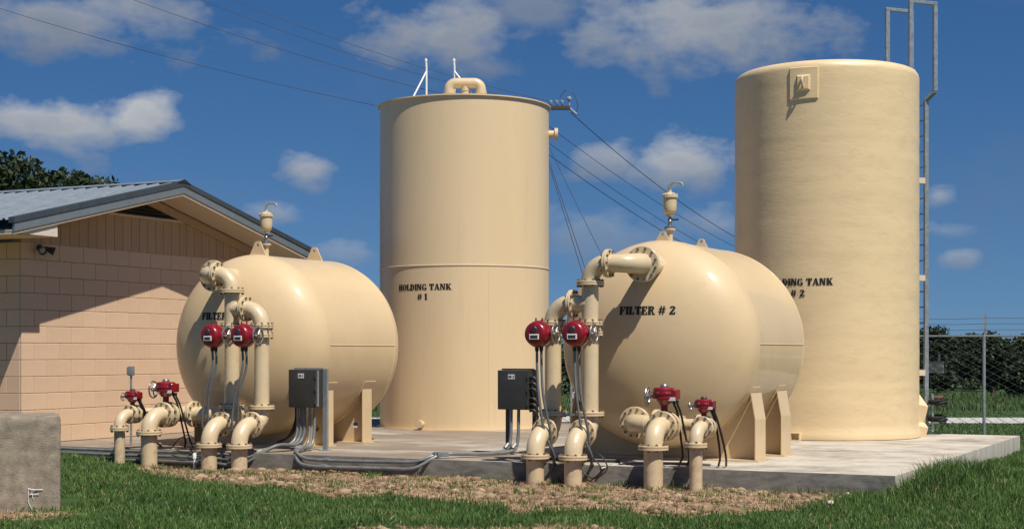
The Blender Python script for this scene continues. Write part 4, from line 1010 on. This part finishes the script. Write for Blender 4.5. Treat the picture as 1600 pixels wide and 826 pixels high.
# ================================================================== CONCRETE BLOCK
def conc_block():
    D = 18.4; c = AT(95, 803, D)
    t = thing('concrete_block', 'large weathered grey concrete block at the lower left corner', 'concrete block', (c.x, D, 0), R(17.5))
    mb = MB(); w, d, z0, z1 = 2.0, 1.25, -.55, .835
    nx, nzz, ny = 34, 26, 18
    bm = bmesh.new(); bmesh.ops.create_cube(bm, size=1)
    bmesh.ops.scale(bm, vec=(w, d, z1-z0), verts=bm.verts); bmesh.ops.translate(bm, vec=(-w/2, d/2, (z0+z1)/2), verts=bm.verts)
    bmesh.ops.subdivide_edges(bm, edges=bm.edges, cuts=31, use_grid_fill=True)
    bm.normal_update()
    for v in bm.verts:
        p = v.co; q = mnoise.noise(p*3)*.006+mnoise.noise(p*17)*.003-(.012 if mnoise.noise(p*31) > .42 else 0)
        edge = (abs(p.x) < .03)+(abs(p.z-z1) < .03)+(abs(p.y) < .03)
        if edge >= 2: q -= .014+.02*max(0, mnoise.noise(p*9))
        v.co = p+v.normal*q
    me = bpy.data.meshes.new('body'); bm.to_mesh(me); bm.free(); me.materials.append(M['oldconc'])
    me.polygons.foreach_set('use_smooth', [True]*len(me.polygons)); me.set_sharp_from_angle(angle=R(50))
    o = bpy.data.objects.new('body', me); COL.objects.link(o); o.parent = t
    # white chalk F
    k = D/2400
    def q(px, py): return ((px-95)*k*1.06, -.012, EYE+(550-py)*k)
    ch = MB()
    for pl in ([(50,760),(49,772),(50,784),(55,794)], [(49,761),(57,763),(70,763)], [(51,770),(64,770)], [(54,766),(56,778)]):
        ch.tube([q(*p) for p in smooth2(pl)], .0038, 5)
    ch.build('chalk_mark', M['white'], t)
def smooth2(pl): return [(v.x, v.y) for v in smooth_path([(p[0], p[1], 0) for p in pl], 4)]
conc_block()

# ================================================================== FENCE
def build_fence():
    BF = 11.95; z0 = -.34; zt = 1.93
    A0, A1 = -17.5, 7.0
    t = yard('chain_link_fence', 'galvanised chain link fence with barbed wire behind the tanks', 'fence', 0, BF)
    post_m = MB().lathe([(.0,-.3),(.032,-.3),(.032,2.30),(.0,2.31)], n=12).mesh('post', M['galv'])
    arm_m = MB().prism([(-.028,2.29),(.028,2.29),(.012,2.72),(-.012,2.72)], 'x', -.02, .02).mesh('barb_arm', M['galv'], smooth=0)
    a = -.88-3.05*6
    while a < A1:
        if a > A0: 
            p = inst(post_m, 'post', t, (a, 0, z0)); inst(arm_m, 'barb_arm', p, (0,0,0), (-.06,0,0))
        a += 3.05
    MB().tube([(A0,0,zt),(A1,0,zt)], .024, 10).build('top_rail', M['galv'], t)
    for k, z in enumerate((2.05, 2.17, 2.28)):
        w = MB(); w.tube([(A0+i*.5, -.04-.02*k, z+.006*math.sin(i*2.1)) for i in range(int((A1-A0)/.5))], .0042, 4)
        i = 0; x = A0
        while x < A1:
            w.tube([(x,-.04-.02*k-.02,z-.02),(x+.01,-.04-.02*k+.02,z+.02)], .0016, 3); x += .24
        w.build('barbed_wire', M['cable'], t)
    # woven mesh: zigzag wires, real strands
    p = .135; n = int((A1-A0)/p); zz = np.arange(z0+.02, zt-.02, p/2*1.05); rad = .0058
    V = []; F = []; base = 0
    for s in range(n):
        for ph in (0, 1):
            xs = A0+s*p+np.where((np.arange(len(zz))+ph) % 2 == 0, 0, p/2+.0)*(1 if ph == 0 else 1)
            if ph == 1: continue
            xs = A0+s*p+np.where((np.arange(len(zz))+s) % 2 == 0, -p/2-.004, p/2+.004)
            m = len(zz)
            ring = np.zeros((m, 3, 3))
            for q in range(3):
                ang = 2*pi*q/3
                ring[:, q, 0] = xs+rad*math.cos(ang)*.7; ring[:, q, 1] = rad*math.sin(ang)+.004*(1 if s % 2 else -1); ring[:, q, 2] = zz+rad*math.cos(ang)*.7
            V.append(ring.reshape(-1, 3))
            for j in range(m-1):
                for q in range(3):
                    a_, b_, c_, d_ = base+j*3+q, base+j*3+(q+1) % 3, base+(j+1)*3+(q+1) % 3, base+(j+1)*3+q
                    F += [(a_, b_, c_), (a_, c_, d_)]
            base += m*3
    me = tri_mesh('chain_link_mesh', np.concatenate(V), np.array(F), M['wire'])
    o = bpy.data.objects.new('chain_link_mesh', me); COL.objects.link(o); o.parent = t; tag(o, kind='stuff')
    # boards hung behind the fence
    s = yard('sign_board', 'faded grey board hung on the fence right of the ladder', 'sign', *AB(*(AT(1458, 574, 31.6).xy)), 0)
    MB().box(-.21,.21,.03,.045,1.17,1.41).build('panel', M['galv'], s)
    for k in range(12): MB().box(-.20+.034*k,-.185+.034*k,.022,.0295,1.18,1.40).build('slat', M['conduit'], s)
    MB().box(.10,.13,.02,.06,1.411,1.56).build('hanger', M['galv'], s); MB().box(-.13,-.10,.02,.06,1.411,1.56).build('hanger', M['galv'], s)
build_fence()
t = thing('yard_sign', 'small white sign on a thin stake seen between holding tank 1 and filter # 2', 'sign', (1.66, 40.5, -.32))
MB().tube([(0,0,-.1),(0,0,.8)], .012, 8).build('stake', M['galv'], t)
MB().box(-.08,.08,-.035,-.015,.72,.88).build('panel', M['label'], t)
m_ = MB()
for i in range(3): m_.box(-.05,.05-.02*i,-.040,-.0355,.84-.04*i,.85-.04*i)
tag(m_.build('print', M['ink'], t, smooth=0), kind='stuff')

# ================================================================== UTILITY POLE AND WIRES
def wire(p0, p1, sag, r, label, group, name='power_line'):
    p0, p1 = Vector(p0), Vector(p1); n = 24
    pts = [p0.lerp(p1, i/n)-Vector((0,0,sag*4*(i/n)*(1-i/n))) for i in range(n+1)]
    o = MB().tube([p-p0 for p in pts], r, 5).build(name, M['cable'], None, smooth=0); o.location = p0
    return tag(o, label, 'wire', group)
def build_pole():
    D = 46; base = AT(846, 165, D); base.z = -.4
    t = thing('utility_pole', 'utility pole with crossarm and insulators behind the first holding tank', 'pole', base)
    H = 9.05
    MB().tube([(0,0,-.3),(0,0,H)], [.16,.11], 12).build('shaft', M['wood'], t)
    za = EYE+(550-168)/2400*D+.4
    MB().box(-1.0,.86,-.06,.06,za-.07,za+.05).build('crossarm', M['wood'], t, bevel=.01)
    for x in (-.8, .28, .46, .62):
        m_ = MB(); m_.lathe([(.015,0),(.02,.05),(.05,.06),(.05,.085),(.028,.095),(.055,.115),(.05,.14),(.025,.16),(0,.17)], (x,0,za+.05), (0,0,1), 12); m_.build('insulator', M['ceramic'], t)
    m_ = MB(); m_.lathe([(.03,0),(.03,.18),(.075,.20),(.08,.25),(.05,.29),(0,.30)], (.83,0,za+.03), (0,0,1), 14); m_.build('arrester', M['ceramic'], t)
    m_ = MB(); m_.tube([(.84,0,za-.02),(1.05,-.05,za-.22)], .04, 10); m_.build('cutout', M['ceramic'], t)
    m_ = MB(); m_.tube(smooth_path([(.55,0,za+.3),(.75,0,za+.52),(1.0,0,za+.35),(1.08,-.04,za+.0),(1.03,-.05,za-.15)], 4), .012, 6); m_.build('jumper', M['cable'], t)
    g = 'overhead power lines'
    def q(x, y, d): return AT(x, y, d)
    wire(q(-30,4,52), q(842,212,46), .35, .0085, 'lowest power line at the upper left meeting holding tank 1', g)
    wire(q(150,-22,50), q(846,182,46), .3, .0085, 'power line second from the left at the top edge', g)
    wire(q(280,-14,49), q(860,166,46), .3, .0085, 'power line third from the left at the top edge', g)
    wire(q(330,-14,48), q(866,160,46), .25, .0085, 'rightmost power line at the top edge, passing above the tank roof', g)
    wire(q(892,176,46), q(1190,392,62), .35, .012, 'uppermost power line descending right between the holding tanks', g)
    wire(q(856,196,46), q(1200,410,60), .3, .0085, 'second power line descending right between the holding tanks', g)
    wire(q(850,218,46), q(1200,432,58), .3, .0085, 'third power line descending right above filter # 2', g)
    wire(q(850,236,46), q(1200,446,58), .3, .011, 'lowest power line descending right above filter # 2', g)
    wire(q(850,232,46), q(926,478,40), .0, .011, 'left one of two steep guy wires right of holding tank 1', 'guy wires', 'guy_wire')
    wire(q(852,234,46.2), q(934,478,40.3), .0, .011, 'right one of two steep guy wires right of holding tank 1', 'guy wires', 'guy_wire')
    wire(q(858,230,46), q(962,440,43), .05, .008, 'thin slanting guy wire with white marker right of holding tank 1', 'guy wires', 'guy_wire')
build_pole()

# ================================================================== VEGETATION
def leaf_cloud(name, blobs, n, size, material, parent=None, squash=.8, seed=0, shell=.55):
    # leaves spread through a set of (centre, radius) blobs, denser towards each blob's skin
    r_ = np.random.default_rng(seed); w = np.array([b[1]**2 for b in blobs]); w = w/w.sum()
    k = r_.choice(len(blobs), n, p=w); c = np.array([b[0] for b in blobs], float)[k]; rad = np.array([b[1] for b in blobs])[k]
    d = r_.normal(size=(n, 3)); d /= np.linalg.norm(d, axis=1)[:, None]
    rr = rad*(shell+(1.08-shell)*r_.random(n)**.7); pos = c+d*rr[:, None]*np.array([1, 1, squash])
    a = r_.normal(size=(n, 3)); a /= np.linalg.norm(a, axis=1)[:, None]; nn = d*.7+a*.9
    u = np.cross(nn, r_.normal(size=(n, 3))); u /= np.linalg.norm(u, axis=1)[:, None]; v = np.cross(nn, u); v /= np.linalg.norm(v, axis=1)[:, None]
    s = size*(.6+.8*r_.random(n))[:, None]
    P = np.stack([pos-u*s, pos+v*s*.55, pos+u*s, pos-v*s*.55], 1).reshape(-1, 3)
    i = np.arange(n)*4; T = np.concatenate([np.stack([i, i+1, i+2], 1), np.stack([i, i+2, i+3], 1)])
    tint = np.repeat(np.clip(r_.normal(.45, .25, n), 0, 1), 4)
    me = tri_mesh(name, P, T, material, tint); o = bpy.data.objects.new(name, me); COL.objects.link(o)
    if parent: o.parent = parent
    return o
def tree(name, label, x, y, z, h, wd, n, size, material, seed, group, trunk=True):
    r_ = random.Random(seed)
    t = thing(name, label, 'tree' if 'tree' in name else 'bush', (x, y, z), 0, group)
    blobs = []; nb = 13 if trunk else 9
    for k in range(nb):
        a = r_.uniform(0, 2*pi); q = r_.uniform(.15, .75)*wd/2; lo = .45 if trunk else .22
        zz = h*r_.uniform(lo, .86); q *= 1.15-abs(zz/h-.55)
        blobs.append((Vector((q*math.cos(a), q*math.sin(a), zz)), r_.uniform(.13, .24)*wd))
    blobs.append((Vector((0, 0, h*.86)), h*.13))
    m_ = MB(); m_.tube([(0,0,-.2), (.02*h,0,h*.25), (0,.01*h,h*.5), (.01*h,0,h*.8)], [h*.04, h*.032, h*.022, h*.006], 8)
    for b_, r0 in blobs[:8]:
        m_.tube([(0,0,h*.28), b_*.5+Vector((0,0,h*.16)), b_], [h*.018, h*.011, h*.004], 6)
    m_.build('trunk', M['bark'], t)
    leaf_cloud('crown', [(b_, r0) for b_, r0 in blobs], n, size, material, t, .85, seed)
    return t
# oak crowns rising behind the pump house roof
for k, (px, py, D, wd, lb) in enumerate(((18, 226, 60, 6.4, 'tall dark oak tree rising behind the roof at the left edge'),
                                         (104, 254, 62, 5.4, 'lower dark oak tree above the metal roof, right of the tall one'),
                                         (160, 268, 63, 2.4, 'smallest dark oak tree above the roof, rightmost of the three'))):
    p = AT(px, py, D); tree('oak_tree', lb, p.x, D, -.33, p.z+.33, wd, (12000, 10000, 3500)[k], .13, M['leaf'], 31+k, 'oaks behind the pump house')
# brush line beyond the gravel road
bx = []; rb = random.Random(12); x = -9.5
while x < 30: bx.append(x); x += rb.uniform(.95, 1.5)
for k, x in enumerate(bx+[q+.6 for q in bx if q > 14]):
    D = rb.uniform(62, 72)+(9 if k >= len(bx) else 0); px = 800+2400*x/D
    h = rb.uniform(1.95, 2.55)
    if px < 560 or 640 < px < 820 or 960 < px < 1385 or px > 1660: continue
    if 1560 > px > 1535: h = 2.9
    where = 'behind the right fence' if px > 1425 else ('in a gap between tanks' if 585 < px < 900 else 'behind the tanks')
    n_ = 1500
    tree('bush', 'dark green bush of the row beyond the gravel road, %s' % where, x, D, -.36, h, rb.uniform(2.0, 2.9), n_, .105, M['leaf2'], 100+k, 'brush row beyond the road '+where, False)
for k, (px, py, D, wd) in enumerate(((1449, 506, 82, 2.6), (1432, 512, 84, 2.4), (1497, 523, 90, 3.4), (1514, 524, 92, 2.4), (1547, 519, 82, 1.9), (1590, 523, 88, 3.0), (1612, 520, 90, 3.2), (1478, 526, 88, 3.0), (1570, 530, 90, 2.6))):
    p = AT(px, py, D)
    nm = ['tallest dark tree just right of the ladder', 'dark tree behind the ladder rails', 'broad tree left of the fence post top', 'small tree just left of the fence post top', 'pointed dark tree just right of the fence post top', 'broad dark tree at the right edge', 'dark tree beyond the right edge', 'low broad tree between ladder and fence post', 'low tree right of the pointed one'][k]
    tree('tree', nm+', beyond the brush', p.x, D, -.36, p.z+.36, wd, 2600, .10, M['leaf2'], 300+k, 'far trees beyond the brush')

def blades(name, pts, hts, width, material, lean=.5, seed=1, tint_mu=.5, patch=0):
    r_ = np.random.default_rng(seed); n = len(pts); a = r_.uniform(0, 2*pi, n); b = r_.uniform(0, 2*pi, n)
    side = np.stack([np.cos(a), np.sin(a), np.zeros(n)], 1)*(width*(.6+.8*r_.random(n)))[:, None]
    ln = np.stack([np.cos(b), np.sin(b), np.zeros(n)], 1)*(hts*lean*r_.random(n))[:, None]
    up = np.zeros((n, 3)); up[:, 2] = hts
    mid = pts+up*.55+ln*.3; tip = pts+up*(1-.25*r_.random(n))[:, None]+ln
    P = np.stack([pts-side, pts+side, mid-side*.75, mid+side*.75, tip], 1).reshape(-1, 3); i = np.arange(n)*5
    T = np.concatenate([np.stack([i, i+1, i+3], 1), np.stack([i, i+3, i+2], 1), np.stack([i+2, i+3, i+4], 1)])
    mu = tint_mu if not patch else np.array([tint_mu+patch*(nz(p[0], p[1], .9, 31)+.6*nz(p[0], p[1], 3.1, 17)) for p in pts])
    tn = np.repeat(np.clip(r_.normal(mu, .2, n), 0, 1), 5)
    me = tri_mesh(name, P, T, material, tn); o = bpy.data.objects.new(name, me); COL.objects.link(o); return o
def build_grass():
    G_, Hh, S_, Sh, Sp = [], [], [], [], []
    Ng = 210000
    xs = rng.uniform(-10.5, 11.5, Ng); ys = 15.4+rng.random(Ng)**1.25*15.5
    blk = AT(95, 803, 18.4).x
    clump = {}
    for x, y in zip(xs, ys):
        if abs(x) > y*.345+.6: continue
        a, b = AB(x, y)
        if in_pad(a, b) or a < -15.05 and b > -.05: continue
        if blk-2 < x < blk+.02 and 18.38 < y < 19.7: continue
        if a < -5 and b > 0: continue
        d = dirt_mask(x, y)
        h = ground_h(x, y)
        if rng.random() < d*1.02-.0: 
            # dry thatch, in patches, with a few green tufts
            cz = nz(x, y, 2.2, 8)+.5*nz(x, y, 7, 5)
            if rng.random() < .40+cz*.9:
                S_.append((x, y, h-.01)); Sh.append(.02+.05*rng.random())
            elif cz < -.2 and rng.random() < .75: G_.append((x, y, h-.01)); Hh.append(.05+.06*rng.random())
            continue
        cl = nz(x, y, 1.1, 11)
        hh = .058+.03*cl+.04*rng.random()
        if a > -.6: hh += .20*math.exp(-((a-.35)/.6)**2-((b-1.3)/1.9)**2)*(.5+rng.random())
        if a > .05 and b > -1: hh += .05*rng.random()
        if rng.random() < .035: S_.append((x, y, h)); Sh.append(hh*.75); continue
        G_.append((x, y, h-.01)); Hh.append(hh*(1+.35*nz(x, y, 4.3, 40)))
    o = blades('lawn_grass', np.array(G_), np.array(Hh), .0052, M['grass'], .85, 3, .48, .55); tag(o, 'short green lawn grass in front of the pad and along its right side', 'grass', kind='stuff')
    o = blades('dry_thatch', np.array(S_), np.array(Sh), .0055, M['straw'], 2.4, 4); tag(o, 'dry straw thatch over the bare dirt strip before the pad', 'thatch', kind='stuff')
    n = 60000; X0 = rng.uniform(-8, 7, n); Y0 = rng.uniform(15.4, 25.5, n)
    S2, H3 = [], []
    for x, y in zip(X0, Y0):
        a, b = AB(x, y)
        if b > -.02 or a < -15 or abs(x) > y*.345 or dirt_mask(x, y) < .35: continue
        if nz(x, y, 1.7, 8)+.6*nz(x, y, 6, 5) < .06: continue
        S2.append((x, y, ground_h(x, y)+.004)); H3.append(.015+.045*rng.random())
    o = blades('dry_straw', np.array(S2), np.array(H3), .0045, M['straw'], 3.2, 14); tag(o, 'pale dry straw lying on the bare dirt strip before the pad', 'straw', kind='stuff')
    # seed-head stalks and weeds at the pad's edge
    pts = []; hs = []
    for k in range(900):
        a = rng.uniform(-9.5, -.3); b = -.05-abs(rng.normal(0, .16)); 
        if nz(a, b, 1.5, 21) < .12: continue
        w = W(a, b); pts.append((w.x, w.y, ground_h(w.x, w.y)-.01)); hs.append(.08+.13*rng.random())
    o = blades('edge_weeds', np.array(pts), np.array(hs), .005, M['meadow'], .9, 9); tag(o, 'weeds growing along the front edge of the pad', 'weeds', kind='stuff')
    # rough meadow beyond the fence
    n = 60000; y = 31.5+rng.random(n)**1.4*36; x = rng.uniform(-.36, .36, n)*y
    P = []; H2 = []
    for X_, Y_ in zip(x, y):
        a, b = AB(X_, Y_)
        if b < 12.1 or 41.0 < Y_ < 45.4: continue
        P.append((X_, Y_, ground_h(X_, Y_)-.02)); H2.append((.07 if Y_ < 50 else .28)*(.6+.8*rng.random()))
    o = blades('meadow_grass', np.array(P), np.array(H2), .016, M['meadow'], .8, 5); tag(o, 'rough meadow grass beyond the chain link fence', 'grass', kind='stuff')
    # clods
    V0 = []; phi = (1+5**.5)/2
    base = np.array([(-1,phi,0),(1,phi,0),(-1,-phi,0),(1,-phi,0),(0,-1,phi),(0,1,phi),(0,-1,-phi),(0,1,-phi),(phi,0,-1),(phi,0,1),(-phi,0,-1),(-phi,0,1)])/1.9
    fc = np.array([(0,11,5),(0,5,1),(0,1,7),(0,7,10),(0,10,11),(1,5,9),(5,11,4),(11,10,2),(10,7,6),(7,1,8),(3,9,4),(3,4,2),(3,2,6),(3,6,8),(3,8,9),(4,9,5),(2,4,11),(6,2,10),(8,6,7),(9,8,1)])
    V, F, T, k = [], [], [], 0
    for _ in range(26000):
        x = rng.uniform(-8, 6.5); y = rng.uniform(15.4, 26)
        if abs(x) > y*.345: continue
        a, b = AB(x, y)
        if b > -.03 or a < -15 or dirt_mask(x, y) < .5 or k > 2300: continue
        r = min(.075, .006+.012*rng.exponential()*(1.6 if nz(x, y, 1.3, 12) > .1 else .6)); 
        q = base*(r*(.7+.6*rng.random((12, 1))))*np.array([1.2, 1.1, .75])
        V.append(q+np.array([x, y, ground_h(x, y)+r*.1])); F.append(fc+12*k); T.append(np.full(12, np.clip(rng.normal(.4, .25), 0, 1))); k += 1
    me = tri_mesh('dirt_clods', np.concatenate(V), np.concatenate(F), M['clod'], np.concatenate(T)); o = bpy.data.objects.new('dirt_clods', me); COL.objects.link(o)
    tag(o, 'brown dirt clods scattered over the bare strip before the pad', 'clods', kind='stuff')
M['clod'] = leafmat('dirt_clod', (.20,.125,.075), (.58,.43,.28), .95)
build_grass()
# loose pale stones one can pick out
for k, (px, py, r, lb) in enumerate(((410, 719, .04, 'small white stone on the dirt below junction box JB-1'), (752, 733, .035, 'small grey stone on the dirt below the conduit sweep'),
                                     (735, 745, .03, 'small pale stone on the dirt, left of the filter # 2 ground pipes'), (612, 760, .045, 'pale stone in the middle of the dirt strip'),
                                     (1297, 783, .05, 'pale stone at the right end of the dirt strip'), (1325, 771, .04, 'small stone nearest the front right corner of the pad'))):
    y = 2400*(EYE+.25)/(py-550); x = (px-800)/2400*y
    bm = bmesh.new(); bmesh.ops.create_icosphere(bm, subdivisions=2, radius=r)
    for v in bm.verts: v.co *= 1+.35*mnoise.noise(v.co*22+Vector((k*3, 0, 0))); v.co.z *= .7
    me = bpy.data.meshes.new('stone'); bm.to_mesh(me); bm.free(); me.materials.append(M['stone'])
    o = bpy.data.objects.new('stone', me); COL.objects.link(o); o.location = (x, y, ground_h(x, y)+r*.3); tag(o, lb, 'stone', 'loose stones')
